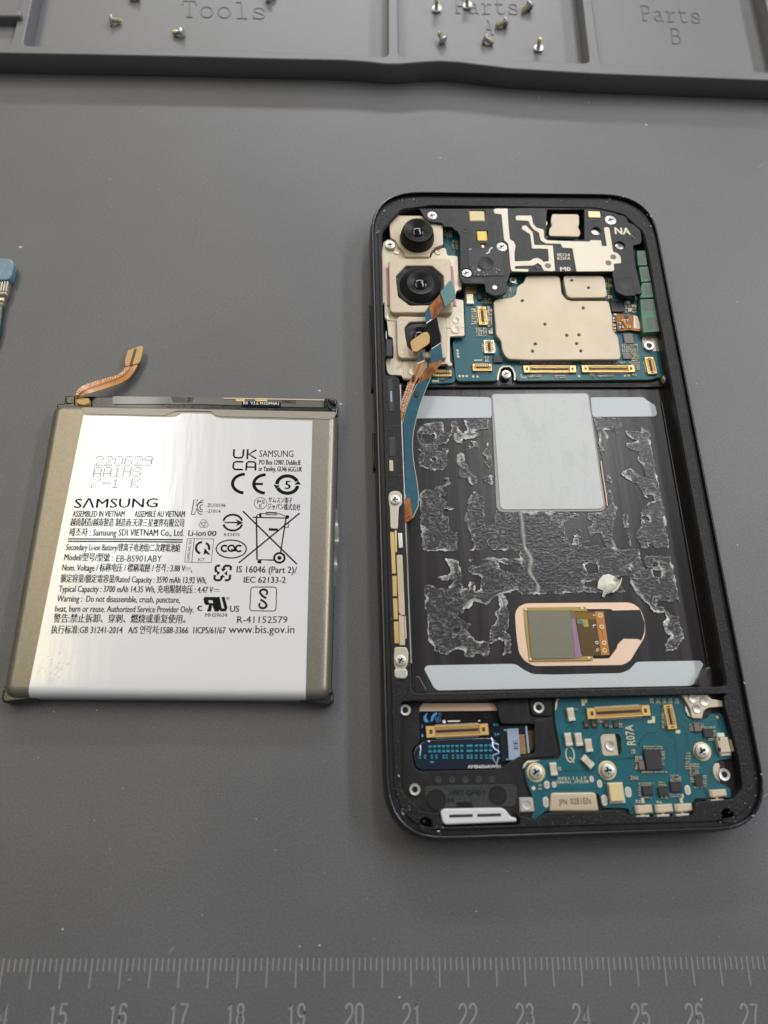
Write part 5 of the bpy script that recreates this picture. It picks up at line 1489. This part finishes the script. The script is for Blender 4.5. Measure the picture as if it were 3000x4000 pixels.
b = MB(); b.cut(sA, [(936, 1030), (976, 1100), (996, 1210), (978, 1245), (882, 1326), (828, 1162)], 8.2, 8.6, 'teal', bev=.06, rnd=.35); b.build('stiffener', flo)
b = MB()
b.ribbon([(P(sE, 555, 1502, 5.9), P(sE, 602, 1488, 5.9)), (P(sE, 540, 1585, 5.9), P(sE, 622, 1545, 5.9)), (P(sE, 482, 1620, 5.9), P(sE, 632, 1650, 5.95)), (P(sE, 492, 1730, 5.9), P(sE, 642, 1745, 5.95)), (P(sE, 502, 1845, 5.7), P(sE, 620, 1775, 5.9))], 'flexbrown', .16)
for k in range(4):
    b.tube([P(sE, x, y, 5.98) for x, y in ((500+k*14, 1790-k*42), (570+k*8, 1745-k*50), (630-k*4, 1720-k*60))], .04, 'flexline', n=4)
b.build('flex_end', flo)

# short amber flex with a tan tip
b = MB()
L2 = [(sC, 708, 785, 7.0), (sC, 640, 950, 6.7), (sC, 560, 1100, 6.4), (sC, 480, 1330, 6.1), (sC, 442, 1432, 6.0), (sC, 365, 1500, 5.6)]
R2 = [(sC, 793, 748, 7.0), (sC, 765, 860, 6.7), (sC, 690, 1010, 6.4), (sC, 602, 1235, 6.1), (sC, 522, 1440, 6.0), (sC, 490, 1545, 5.9)]
st = strip3(L2, R2, 18, 2)
st += [(P(sC, 362, 1560, 5.5), P(sC, 440, 1590, 5.7)), (P(sC, 366, 1630, 5.4), P(sC, 380, 1632, 5.5))]
b.ribbon(st, 'flexorange', .13)
for t_ in (.28, .42, .58):
    b.tube([(1-t_)*a+t_*e+np.array((0, 0, .02)) for a, e in st], .035, 'flexline', n=4)
q = P(sC, 648, 985, 6.75); b.lathe(q[0], q[1], [(.5, 6.5), (.5, 6.78), (.01, 6.79)], 'void', 14, sx=.75, sy=1.5)
for i, s in enumerate(('SM-S906B FPC', 'SUB PBA15/KTB', 'SV 215V/K16')):
    a, e = np.array((478+28*i, 1392+14*i)), np.array((600+30*i, 1048+12*i))
    za, ze = 6.2, 6.55
    pa_, pe_ = P(sC, *a, 6.35), P(sC, *e, 6.35)
    b.text(s, pa_, (pe_-pa_)[:2], np.linalg.norm((pe_-pa_)[:2]), .42, 0, 'ink_pink', .012)
    vv = b.v[-1]; t = ((vv[:, :2]-pa_[:2])@(pe_-pa_)[:2])/((pe_-pa_)[:2]@(pe_-pa_)[:2])
    vv[:, 2] = 6.14+t*.36+.05
sfo = b.build('key_flex', ph, 'short amber flex with a tan connector tip')
b = MB(); b.cut(sC, [(606, 520), (628, 490), (780, 390), (832, 386), (860, 440), (855, 530), (800, 572), (742, 610), (690, 646), (632, 632)], 7.1, 7.5, 'flextan', bev=.06, rnd=.3); b.build('connector_tab', sfo)
b = MB(); b.ribbon([(P(sC, 712, 640, 7.3), P(sC, 796, 605, 7.3)), (P(sC, 695, 785, 7.15), P(sC, 795, 742, 7.15))], 'blacktape', .14); b.ribbon([(P(sC, 695, 790, 7.12), P(sC, 792, 750, 7.12)), (P(sC, 694, 806, 7.1), P(sC, 790, 766, 7.1))], 'ink_pink', .14); b.build('black_patch', sfo)
connector(ph, sC, 1020, 918, 245, 92, 3.2, rot=.0, npin=7, h=.6)
b = MB(); b.cut(sC, [(840, 860), (1180, 860), (1195, 1010), (1160, 1045), (840, 1065)], 2.6, 3.2, 'pcb', bev=.03); b.cut(sC, [(886, 1010), (980, 1012), (980, 1038), (886, 1036)], 3.15, 3.3, 'ink_cream'); micro(b, sC, 960, 985, 1060, 1010, 5, 1, 3.2, drop=0); b.build('interposer_board', ph)

# ------------------------------------------------------------------ left side: keys, contacts, antenna strip
b = MB()
b.cut(sC, [(292, 480), (372, 482), (372, 698), (296, 702)], 5.6, 6.55, 'chip', bev=.1, rnd=.2)
b.cut(sC, [(288, 380), (302, 380), (304, 478), (290, 478)], 6.0, 6.5, 'bluesteel', bev=.1)
b.build('key_module', ph)
b = MB()
b.cut(sC, [(305, 1000), (372, 985), (400, 1400), (400, 1418), (332, 1418), (318, 1200)], 5.6, 6.6, 'chip', bev=.12, rnd=.2)
b.cut(sC, [(346, 1155), (368, 1155), (372, 1292), (352, 1292)], 6.55, 6.63, 'bluesteel', bev=.02)
b.build('key_module', ph)
b = MB()
b.cut(sE, [(318, 690), (395, 690), (440, 720), (440, 1150), (420, 1200), (385, 1215), (345, 1200), (326, 1150)], 5.9, 6.53, 'void', rnd=.5)
b.cut(sE, [(332, 692), (412, 692), (412, 940), (390, 950), (338, 945)], 5.9, 6.65, 'chip', bev=.12, rnd=.2)
b.cut(sE, [(336, 995), (386, 998), (390, 1140), (340, 1140)], 6.0, 6.75, 'cream', bev=.08, rnd=.15)
b.build('key_module', ph)
b = MB()
b.cut(sE, [(325, 1470), (345, 1415), (405, 1396), (470, 1402), (505, 1450), (505, 1570), (462, 1612), (450, 1880), (438, 1900), (352, 1892), (344, 1602), (332, 1560)], 5.9, 6.75, 'cream2', bev=.12, rnd=.5, res=2)
pl = b.build('contact_plate', ph); phillips(pl, sE, 415, 1512, 7.1, 68, .08)
b = MB()
b.cut(sE, [(345, 1905), (540, 1895), (sF, 590, 400), (sF, 612, 1540), (sF, 415, 1545), (sF, 362, 300)], 5.8, 6.52, 'void')
for pts, c in (([(350, 1938), (400, 1938), (sF, 438, 553), (sF, 386, 556)], sE), ([(390, 586), (448, 586), (452, 858), (396, 860)], sF), ([(398, 890), (458, 890), (466, 1170), (408, 1174)], sF), ([(410, 1202), (468, 1202), (480, 1495), (420, 1497)], sF)):
    b.cut(c, pts, 5.9, 6.6, 'goldpad', bev=.05)
b.cut(sE, [(412, 1915), (432, 1915), (438, 2200), (418, 2200)], 5.9, 6.65, 'palegold', bev=.05)
b.cut(sF, [(445, 300), (525, 300), (560, 1115), (505, 1116), (476, 1080)], 5.9, 6.85, 'cream', bev=.08, rnd=.25)
b.cut(sF, [(476, 1112), (545, 1126), (560, 1520), (486, 1522)], 5.9, 6.7, 'cream2', bev=.05, rnd=.15)
b.cut(sF, [(556, 1130), (568, 1130), (582, 1430), (566, 1436)], 5.6, 6.55, 'copper', bev=.03)
b.cut(sE, [(452, 1950), (505, 1952), (516, 2140), (462, 2150)], 5.9, 6.9, 'silver', bev=.1)
b.build('side_antenna', ph)
b = MB()
b.cut(sF, [(418, 1546), (580, 1546), (606, 1620), (604, 1740), (590, 1800), (560, 1830), (596, 1868), (592, 1940), (560, 1976), (440, 1968), (416, 1930), (416, 1870), (432, 1828), (412, 1780), (410, 1680)], 5.9, 6.75, 'cream2', bev=.12, rnd=.4, res=2)
b.cut(sF, [(430, 1850), (590, 1850), (584, 1950), (550, 1970), (450, 1960), (424, 1920)], 6.7, 6.82, 'silver', bev=.05, rnd=.4)
pl2 = b.build('contact_plate', ph); phillips(pl2, sF, 503, 1728, 7.1, 78, 1.0)

# ------------------------------------------------------------------ near end: midframe, display connector window
ZW = 4.4
win = [(345, 255), (352, 195), (405, 157), (1050, 155), (1108, 190), (1120, 300), (1142, 362), (1480, 372), (1485, 660), (1330, 690), (1150, 800), (1082, 822), (360, 836), (302, 812), (278, 700), (274, 640), (300, 590), (352, 560)]
b = MB()
b.plate([hole2, rounded(PL(sI, win, ZW), .5)], 2.0, ZW, 'midframe', bev=.1)
b.cut(sI, [(345, 190), (1120, 190), (1150, 400), (1480, 372), (1485, 690), (1150, 830), (300, 840), (260, 650)], 1.9, 2.6, 'void')
b.cut(sI, [(1072, 150), (1380, 100), (1410, 130), (1440, 370), (1150, 372), (1122, 290), (1110, 190)], ZW-.2, ZW+.5, 'black', bev=.2, rnd=.6)
b.cut(sI, [(1430, 120), (1640, 110), (1659, 300), (1450, 290)], ZW-.2, ZW+.5, 'black', bev=.2, rnd=.8)
b.cut(sI, [(1480, 330), (1650, 300), (1700, 690), (1360, 720), (1485, 660)], ZW-.2, ZW+.3, 'black', bev=.15, rnd=.6)
b.cut(sI, [(395, 985), (640, 972), (1300, 962), (1310, 1090), (1290, 1180), (880, 1200), (600, 1190), (420, 1170)], ZW-.2, ZW+.12, 'rough_grey', bev=.06, rnd=.8)
for x, y, r in ((512, 1115, 1.65), (1115, 1075, 1.55)):
    q = P(sI, x, y, ZW); b.lathe(q[0], q[1], [(r*1.08, ZW+.12), (r*1.04, ZW+.2), (r, ZW+.14), (.01, ZW+.135)], 'midframe', 26)
    b.stroke(circle_pts(q[0], q[1], r*.98, 26), .12, ZW+.16, 'void', True)
for x, y in ((533, 920), (668, 920), (800, 920), (932, 920), (1060, 915)):
    q = P(sI, x, y, ZW); b.lathe(q[0], q[1], [(.66, ZW-.02), (.62, ZW+.05), (.01, ZW+.05)], 'rough_grey', 16)
b.cut(sI, [(712, 1140), (868, 1138), (872, 1196), (706, 1198)], ZW, ZW+.16, 'void', rnd=.2)
b.ptext(sI, '>PBT-GF45<', 640, 1078, 995, 1068, 58, ZW+.16, 'void', .02, thick=.02); b.ptext(sI, '.R0', 606, 1146, 690, 1144, 48, ZW+.16, 'void', .02)
b.ptext(sI, '8', 545, 1112, 545.1, 1112, 1, ZW+.1, 'void') if False else None
b.build('midframe', ph)
for x, y in ((210, 235), (1520, 210), (303, 1017)):
    post(ph, sI, x, y, ZW+.6, 56)
post(ph, sI, 1405, 1166, ZW+.5, 52, square=(146, 148))
b = MB()
b.cut(sI, [(552, 1235), (592, 1204), (1160, 1194), (1208, 1226), (1240, 1280), (1302, 1296), (1304, 1334), (600, 1362), (574, 1334)], ZW-.4, 6.3, 'white', bev=.3, rnd=.6, res=3)
for x0, x1, y0, y1 in ((640, 872, 1262, 1292), (915, 1150, 1255, 1285)):
    b.cut(sI, [(x0, y0), (x1, y0-6), (x1, y1-6), (x0, y1)], 6.1, 6.32, 'chip', rnd=.15)
b.build('speaker_gasket', ph)

ZD = 3.9
b = MB()
b.cut(sI, [(345, 170), (1108, 168), (1118, 250), (345, 252)], 2.4, ZD-.1, 'copper')
b.cut(sI, [(348, 248), (1112, 240), (1128, 330), (1140, 800), (1080, 820), (365, 832), (306, 808), (284, 700), (280, 645), (305, 595), (356, 558)], 2.5, ZD, 'ink_black', bev=.05, rnd=.4)
b.cut(sI, [(400, 530), (1050, 505), (1130, 560), (1140, 795), (1080, 815), (370, 826), (312, 800), (290, 700), (288, 650), (310, 600), (358, 565)], ZD-.1, ZD+.3, 'navy', bev=.25, rnd=.8, res=3)
b.fill(sI, [(392, 340), (388, 305), (405, 275), (430, 260), (415, 300), (420, 325), (445, 350), (410, 356)], ZD+.02, 'ink_blue')
b.fill(sI, [(455, 350), (465, 305), (485, 270), (520, 255), (524, 275), (495, 300), (475, 345)], ZD+.02, 'ink_blue'); b.ptext(sI, 'G', 536, 292, 562, 292, 30, ZD+.02, 'ink_blue'); b.ptext(sI, '8', 522, 340, 540, 340, 26, ZD+.02, 'ink_blue')
b.stroke(circle_pts(*P(sI, 531, 328, ZD)[:2], .48, 20), .09, ZD+.02, 'ink_blue', True)
q = P(sI, 590, 350, ZD); b.add([(q[0]+.32*math.cos(t), q[1]+.32*math.sin(t), ZD+.02) for t in np.arange(12)*math.pi/6], [list(range(12))], 'ink_white')
b.ink(sI, [(626, 345), (745, 343)], 12, ZD+.02, 'ink_white'); b.ink(sI, [(925, 341), (944, 341)], 12, ZD+.02, 'ink_white')
for s, x0, y0, x1 in (('2', 365, 408, 384), ('1', 370, 500, 386), ('60', 1076, 392, 1124), ('59', 1084, 488, 1132)):
    b.ptext(sI, s, x0, y0, x1, y0, 28, ZD+.02, 'ink_blue')
b.ptext(sI, 'AMB606AW01', 822, 808, 1144, 804, 34, ZD+.34, 'ink_white', .015)
for x in (640, 760, 980):
    b.stroke(PL(sI, [(x, 275), (x+60, 275), (x+60, 305), (x, 305)], ZD), .05, ZD+.015, 'chip', True)
for pth in ([(352, 580), (360, 620), (352, 680)], [(1050, 505), (1075, 560), (1125, 575)], [(1065, 520), (1065, 590), (1090, 620), (1135, 650)], [(1135, 655), (1070, 680), (1070, 710), (1105, 775), (1120, 700), (1140, 710)], [(430, 540), (450, 545)]):
    b.tube([P(sI, x, y, ZD+.36) for x, y in pth], .14, 'bluesteel', n=5)
dw = b.build('display_flex', ph)
connector(dw, sI, 720, 437, 615, 124, ZD, rot=.02, npin=30, h=.5)
b = MB()
for k, x in enumerate((452, 497, 541, 584, 627, 672, 718, 764, 826, 856, 908, 954, 1000, 1045)):
    for dy in (0, 50):
        b.pbox(sI, x, 593+dy-k*.8, 32, 20, ZD+.2, ZD+.42, 'cyan', bev=.08)
    b.pbox(sI, x, 618-k*.8, 26, 28, ZD+.2, ZD+.38, 'darkteal', bev=.05)
for x in (352, 402, 470, 515, 585, 615, 678, 725, 765, 825, 858, 905, 955, 1005, 1045):
    for dy in (-10, 14):
        b.pbox(sI, x, 692+dy, 20 if x < 700 else 26, 15, ZD+.2, ZD+.40, 'cyan', bev=.06)
b.pbox(sI, 472, 748, 36, 18, ZD+.2, ZD+.42, 'cyan', bev=.08)
b.build('coated_component', dw, kind='stuff')
b = MB()
b.cut(sI, [(1130, 390), (1410, 385), (1440, 660), (1340, 690), (1150, 755), (1135, 560)], 2.4, 3.3, 'navy', bev=.1)
b.build('driver_base', dw)
b = MB()
b.cut(sI, [(1212, 418), (1320, 412), (1342, 722), (1228, 728)], 3.2, 3.9, 'bluesteel', bev=.08, rnd=.15)
b.cut(sI, [(1176, 424), (1220, 424), (1220, 440), (1178, 440)], 3.2, 3.6, 'bluesteel'); b.cut(sI, [(1200, 712), (1232, 710), (1232, 726), (1202, 726)], 3.2, 3.6, 'bluesteel')
for k in range(16):
    b.pbox(sI, 1218+k*1.2, 448+k*17, 22, 8, 3.2, 3.5, 'tin', bev=0); b.pbox(sI, 1352+k*1.0, 480+k*12, 60, 5, 3.2, 3.42, 'gold', bev=0)
q = P(sI, 1318, 620, 3.92); q2 = P(sI, 1312, 545, 3.92); b.text('EE', q, (q2-q)[:2], 1.6, .85, 3.92, 'ink_black', 0)
b.cut(sI, [(1384, 392), (1404, 390), (1432, 655), (1414, 660)], 3.2, 3.7, 'bluesteel', bev=.03); b.cut(sI, [(1404, 440), (1470, 430), (1480, 600), (1425, 650)], 3.0, 3.25, 'darkamber')
b.build('driver_chip', dw)

# ------------------------------------------------------------------ lower board
ZJ = 4.9
lo = [(sJ, 498, 220), (sJ, 512, 160), (sJ, 560, 124), (sJ, 1659, 95), (sK, 600, 226), (sK, 648, 250), (sK, 680, 330), (sK, 690, 420), (sK, 740, 492), (sK, 900, 516), (sK, 955, 490), (sK, 972, 450), (sK, 1110, 442), (sK, 1138, 500), (sK, 1160, 600), (sK, 1198, 700), (sK, 1232, 900), (sK, 1232, 950), (sK, 1200, 980), (sK, 1090, 986), (sK, 1040, 1022),
      (sK, 1010, 1090), (sK, 1012, 1150), (sK, 1050, 1230), (sK, 1150, 1290), (sK, 1216, 1332), (sK, 1226, 1432), (sK, 800, 1442), (sK, 782, 1462), (sK, 776, 1600), (sK, 760, 1622), (sK, 60, 1636), (sK, 30, 1620), (sJ, 1368, 1440), (sJ, 1335, 1412), (sJ, 1050, 1404), (sJ, 1005, 1240), (sJ, 440, 1244), (sJ, 432, 1440), (sJ, 380, 1446), (sJ, 290, 1535), (sJ, 220, 1530), (sJ, 270, 1440), (sJ, 262, 1330), (sJ, 180, 1130), (sJ, 150, 1000), (sJ, 152, 900), (sJ, 200, 860), (sJ, 340, 856), (sJ, 540, 846), (sJ, 572, 800), (sJ, 560, 700), (sJ, 498, 400)]
sq = rounded(PL(sJ, [(1022, 560), (1060, 540), (1230, 552), (1262, 590), (1272, 770), (1240, 806), (1080, 808), (1040, 780)], ZJ), .5)
b = MB()
b.plate([rounded(PL(sJ, lo, ZJ), .4, 2), sq], ZJ-.75, ZJ-.08, 'pcb_edge'); b.plate([rounded(PL(sJ, lo, ZJ), .4, 2), sq], ZJ-.08, ZJ, 'pcb')
zi = ZJ+.010
for c, pts in ((sJ, [(590, 990), (920, 990), (1032, 872), (1032, 848), (1430, 850)]), (sJ, [(590, 972), (900, 972), (1010, 862), (1012, 832), (1430, 832)]), (sJ, [(615, 540), (620, 510), (670, 462), (720, 460), (742, 440), (830, 440)]), (sJ, [(680, 530), (720, 505), (770, 500), (790, 482), (830, 482)]), (sJ, [(745, 540), (770, 520), (930, 520), (940, 490)]),
               (sJ, [(900, 600), (900, 590), (980, 500), (1010, 480)]), (sJ, [(890, 825), (940, 825), (1000, 770), (1000, 610), (1040, 560), (1075, 525), (1260, 520), (1275, 500)]), (sJ, [(880, 185), (980, 185), (1010, 220)]), (sJ, [(815, 260), (820, 350), (870, 360)]), (sJ, [(1470, 690), (1470, 640), (1560, 540), (1659, 540)]),
               (sK, [(388, 560), (392, 610), (550, 760), (590, 1130)]), (sK, [(410, 545), (412, 600), (570, 750), (612, 1125)]), (sK, [(590, 520), (700, 632), (722, 880)]), (sK, [(575, 545), (680, 645), (702, 885)]), (sK, [(135, 850), (140, 800), (240, 682), (335, 682)]), (sK, [(570, 420), (735, 560)]), (sK, [(575, 450), (735, 585)]),
               (sK, [(0, 968), (100, 968)]), (sK, [(30, 1270), (70, 1290), (95, 1380), (115, 1410)]), (sK, [(690, 1435), (740, 1430), (790, 1380), (792, 1330)]), (sK, [(905, 1290), (915, 1380), (940, 1390)])):
    b.ink(c, pts, 9, zi-.004, 'pcb_dark')
for x in range(1050, 1400, 44):
    b.ink(sJ, [(x, 225), (x+random.choice((-20, 0, 14)), 175), (x+20, 135)], 9, zi-.004, 'pcb_dark'); b.ink(sJ, [(x+150, 375), (x+150+random.choice((-25, 10)), 415)], 9, zi-.004, 'pcb_dark')
b.ink(sJ, [(390, 1060), (360, 1080), (350, 1200), (420, 1195), (900, 1190), (985, 1190)], 7, zi-.004, 'pcb_dark')
b.fill(sJ, [(800, 155), (872, 152), (872, 192), (842, 196), (842, 228), (808, 228)], zi, 'ink_cream'); b.fill(sJ, [(1568, 395), (1620, 392), (1622, 350), (1652, 348), (1656, 425), (1572, 428)], zi, 'ink_cream'); b.fill(sK, [(568, 640), (622, 638), (626, 676), (574, 678)], zi, 'ink_cream')
b.fill(sJ, [(500, 200), (512, 160), (545, 128), (560, 128), (530, 170), (520, 250), (500, 290)], zi, 'ink_cream'); b.fill(sJ, [(122, 960), (135, 905), (180, 862), (330, 856), (250, 880), (180, 890), (150, 930)], zi, 'ink_cream')
q, q2 = P(sJ, 1432, 680, zi), P(sJ, 1400, 448, zi); b.text('R07A', q, (q2-q)[:2], np.linalg.norm((q2-q)[:2]), 1.75, zi, 'ink_cream', .0)
q = P(sJ, 672, 790, zi); b.stroke([(q[0]+.78*math.cos(t), q[1]+1.35*math.sin(t)) for t in np.arange(24)*math.pi/12], .2, zi, 'ink_cream', True); b.ink(sJ, [(660, 835), (680, 825), (695, 860), (722, 885)], 11, zi, 'ink_cream')
b.ptext(sJ, '2021.11.17', 528, 1085, 862, 1080, 34, zi, 'ink_cream', .015); b.ptext(sJ, 'S901U_1FSUB', 516, 1130, 888, 1120, 36, zi, 'ink_cream', .015)
for c, x, y, w_, h_ in ((sJ, 403, 1143, 64, 92), (sJ, 487, 1140, 50, 72), (sJ, 921, 1076, 50, 74), (sJ, 1013, 1130, 56, 92), (sJ, 391, 1342, 62, 124), (sJ, 1069, 1320, 66, 126), (sJ, 1345, 1226, 70, 122), (sK, 712, 1345, 66, 112)):
    q = P(c, x, y, zi); a_, c_ = [np.linalg.norm(P(c, x+w_/2, y, zi)-q), np.linalg.norm(P(c, x, y+h_/2, zi)-q)]
    pts = [(q[0]+a_*math.cos(t), q[1]+math.copysign(max(c_-a_, 0), math.sin(t))+a_*math.sin(t)) for t in np.linspace(0, 2*math.pi, 20, endpoint=False)]
    b.plate([pts], zi-.02, zi+.06, 'tin', bev=.02); b.plate([[(q[0]+(x-q[0])*.68, q[1]+(y-q[1])*.76) for x, y in pts]], zi, zi+.075, 'cream2')
q = P(sJ, 250, 1180, zi); b.add([(q[0]+.36*math.cos(t), q[1]+.36*math.sin(t), zi) for t in np.arange(14)*math.pi/7], [list(range(14))], 'ink_cream')
q = P(sK, 1062, 490, zi); b.lathe(q[0], q[1], [(.32, ZJ), (.25, ZJ+.12), (.01, ZJ+.14)], 'gold', 12)
for x, y in ((985, 1090), (985, 1130), (990, 1172), (640, 300), (648, 345), (655, 388), (992, 545), (940, 768)):
    q = P(sK, x, y, zi); b.stroke(circle_pts(q[0], q[1], .22, 12), .10, zi, 'pcb_dark', True)
for i, s in enumerate(('P4', 'JPN', 'CAN', 'EUR', 'GLB')):
    x = 268+i*74; b.ptext(sK, s, x, 325, x+46, 327, 30, zi, 'ink_cream', .01)
low = b.build('lower_board', ph)
b = MB(); b.pbox(sJ, 1122, 680, 190, 262, 3.6, ZJ-.12, 'cream2', rot=.03, bev=.15); b.build('ground_plate', low); post(low, sJ, 1142, 686, ZJ+.15, 62)
connector(low, sJ, 1236, 300, 735, 140, ZJ, rot=.03, npin=36)
connector(low, sK, 508, 482, 120, 290, ZJ, rot=.06, npin=9, vertical=True)
for x, y in ((685, 326), (655, 616), (775, 616), (890, 686), (483, 960)):
    capacitor(low, sJ, x, y, 80, 152, ZJ, .75, rot=.06)
capacitor(low, sJ, 880, 875, 78, 160, ZJ, .75, rot=.75)
for x, y in ((862, 440), (952, 438), (1092, 438), (1206, 440)):
    chip(low, sJ, x, y, 66, 84, ZJ, .32, 'chip', name='resistor'); 
b = MB()
for x, y in ((740, 270), (860, 412), (950, 412), (1015, 412), (1062, 412), (1140, 470), (1254, 470), (1256, 440), (1400, 740), (1400, 1060), (1440, 1060), (548, 945), (550, 970), (325, 1150), (325, 1192), (1615, 150), (1618, 190)):
    micro(b, sJ, x-24, y-16, x+24, y+16, 2, 1, ZJ, drop=0, tones=('tin', 'palegold', 'silver'), jit=.02)
for x, y in ((862, 452), (952, 452), (1092, 452), (1206, 452)):
    b.pbox(sJ, x, y, 26, 22, ZJ, ZJ+.35, 'flexbrown')
for i in range(5):
    micro(b, sK, 268+i*74, 262, 308+i*74, 300, 2, 2, ZJ, drop=0, tones=('tin', 'palegold'), jit=.03)
for a_ in ((185, 822, 420, 868, 7, 2), (405, 880, 445, 1100, 2, 6), (165, 1118, 470, 1150, 9, 1), (90, 940, 180, 1110, 2, 6), (130, 1255, 320, 1300, 6, 2), (130, 1300, 165, 1420, 1, 4), (180, 1420, 290, 1450, 4, 1), (365, 1245, 470, 1300, 4, 2), (505, 1160, 640, 1250, 5, 4), (380, 1420, 480, 1450, 5, 1), (500, 1385, 645, 1430, 6, 2), (90, 1460, 160, 1510, 2, 1),
           (340, 1470, 410, 1510, 2, 1), (685, 900, 750, 1110, 2, 7), (735, 1030, 850, 1160, 4, 5), (740, 1160, 800, 1260, 2, 4), (890, 1165, 940, 1310, 2, 5), (785, 1290, 890, 1330, 3, 1), (730, 560, 800, 650, 2, 4), (860, 560, 905, 640, 1, 4), (905, 590, 1040, 625, 5, 1), (1010, 640, 1050, 720, 1, 3), (955, 725, 1030, 770, 3, 1), (42, 868, 100, 920, 2, 2), (42, 1175, 130, 1230, 3, 2), (405, 370, 440, 620, 1, 10)):
    micro(b, sK, *a_, ZJ, drop=.06, tones=('tin', 'palegold', 'silver', 'ceramic', 'bluesteel', 'palegold'))
b.build('surface_component', low, kind='stuff')
for x, y, w_, h_, hh, m_ in ((310, 988, 190, 228, .7, 'chip'), (245, 1352, 122, 104, .5, 'chip'), (425, 1366, 104, 106, .5, 'chip'), (578, 1304, 132, 118, .5, 'chip'), (846, 1236, 92, 132, .5, 'chip'), (955, 672, 108, 104, .5, 'chip'), (170, 1052, 64, 108, .6, 'chipgrey'), (826, 604, 72, 102, .6, 'chipgrey')):
    chip(low, sK, x, y, w_, h_, ZJ, hh, m_, rot=.03)
for x, y in ((640, 1470), (185, 1470)):
    capacitor(low, sK, x, y, 60, 36, ZJ, .4, rot=math.pi/2)
capacitor(low, sK, 655, 1418, 26, 46, ZJ, .4)
phillips(low, sJ, 281, 998, ZJ+.75, 78, .5); phillips(low, sJ, 1112, 978, ZJ+.75, 78, .15); phillips(low, sK, 888, 888, ZJ+.75, 82, .5)
for c, x, y in ((sJ, 276, 1000), (sJ, 1104, 974), (sK, 884, 890)):     # bare gilt rings under the screw heads
    q = P(c, x, y, ZJ); bb = MB(); bb.lathe(q[0], q[1], [(1.72, ZJ), (1.66, ZJ+.06), (.01, ZJ+.06)], 'palegold', 24); bb.build('contact_ring', low)
b = MB()
b.pbox(sJ, 1206, 1236, 180, 240, ZJ, ZJ+.25, 'tin', rot=.03, bev=.05); b.pbox(sJ, 1206, 1230, 152, 208, ZJ, ZJ+.95, 'palegold', rot=.03, bev=.12); b.build('microphone', low)
b = MB()
b.cut(sJ, [(450, 1250), (480, 1234), (940, 1228), (975, 1245), (1004, 1436), (990, 1448), (445, 1452), (438, 1436)], ZJ-1.4, ZJ+.55, 'cream', bev=.3, rnd=.5, res=3)
b.ptext(sJ, 'JPN', 545, 1372, 640, 1370, 66, ZJ+.57, 'ink_black', 0); b.ptext(sJ, '02E1E0s', 680, 1370, 920, 1360, 74, ZJ+.57, 'ink_black', 0)
b.build('usb_socket', low)
for i, (x, y, w_, h_) in enumerate(((208, 1572, 185, 98), (446, 1562, 190, 96), (676, 1553, 190, 92), (1082, 1382, 185, 86))):
    b = MB()
    b.pbox(sK, x, y, w_, h_, ZJ, ZJ+.9, 'ceramic', rot=.03, bev=.2); b.pbox(sK, x-w_*.52, y, 30, h_*.9, ZJ, ZJ+.7, 'cream2', rot=.03, bev=.1)
    q = P(sK, x-26, y+56, ZJ); b.pbox(sK, x-26, y+58, 34, 34, ZJ-.4, ZJ+.2, 'gold', rot=.5, bev=.05)
    b.pbox(sK, x-20, y+84, 150, 20, ZJ-.4, ZJ+1.4, 'tin', rot=.03, bev=.05)
    b.build('antenna_clip', low)
b = MB()
b.pbox(sK, 1142, 816, 132, 180, ZJ, ZJ+1.0, 'ceramic', rot=.07, bev=.15); b.pbox(sK, 1106, 698, 96, 54, ZJ, ZJ+.5, 'tin', rot=.05, bev=.15); b.pbox(sK, 1160, 918, 128, 52, ZJ, ZJ+.5, 'tin', rot=.05, bev=.15); b.pbox(sK, 1240, 820, 40, 140, ZJ-.5, ZJ+.5, 'cream2', rot=.07, bev=.1)
b.pbox(sK, 1086, 748, 22, 40, ZJ+.5, ZJ+1.02, 'void'); b.pbox(sK, 1096, 868, 22, 50, ZJ+.5, ZJ+1.02, 'void')
b.build('antenna_clip', low)
b = MB()
b.cut(sK, [(480, 208), (600, 204), (910, 194), (958, 230), (990, 270), (1190, 308), (1212, 318), (1200, 345), (1150, 362), (960, 376), (906, 410), (890, 476), (885, 505), (760, 500), (748, 400), (684, 288), (640, 225)], 3.6, 5.5, 'cream2', bev=.15, rnd=.4, res=2)
b.cut(sK, [(690, 350), (740, 480), (720, 470), (685, 400)], 3.6, 5.2, 'silver')
for x, y in ((770, 265), (905, 300), (818, 386)):
    q = P(sK, x, y, 5.5); b.lathe(q[0], q[1], [(.95, 5.45), (.8, 5.7), (.5, 5.6), (.01, 5.4)], 'silver', 18)
b.build('ground_clip', ph)
b = MB()
b.cut(sK, [(1010, 1080), (1035, 1032), (1080, 1026), (1098, 1060), (1075, 1130), (1080, 1200), (1110, 1256), (1050, 1225), (1015, 1150)], 3.8, 5.1, 'cream2', bev=.12, rnd=.3)
b.cut(sK, [(1080, 1010), (1180, 990), (1240, 1060), (1260, 1240), (1240, 1300), (1150, 1280), (1080, 1200)], 3.0, 4.2, 'midframe', bev=.1)
b.build('corner_clip', ph); post(ph, sK, 1148, 1166, 5.6, 70)
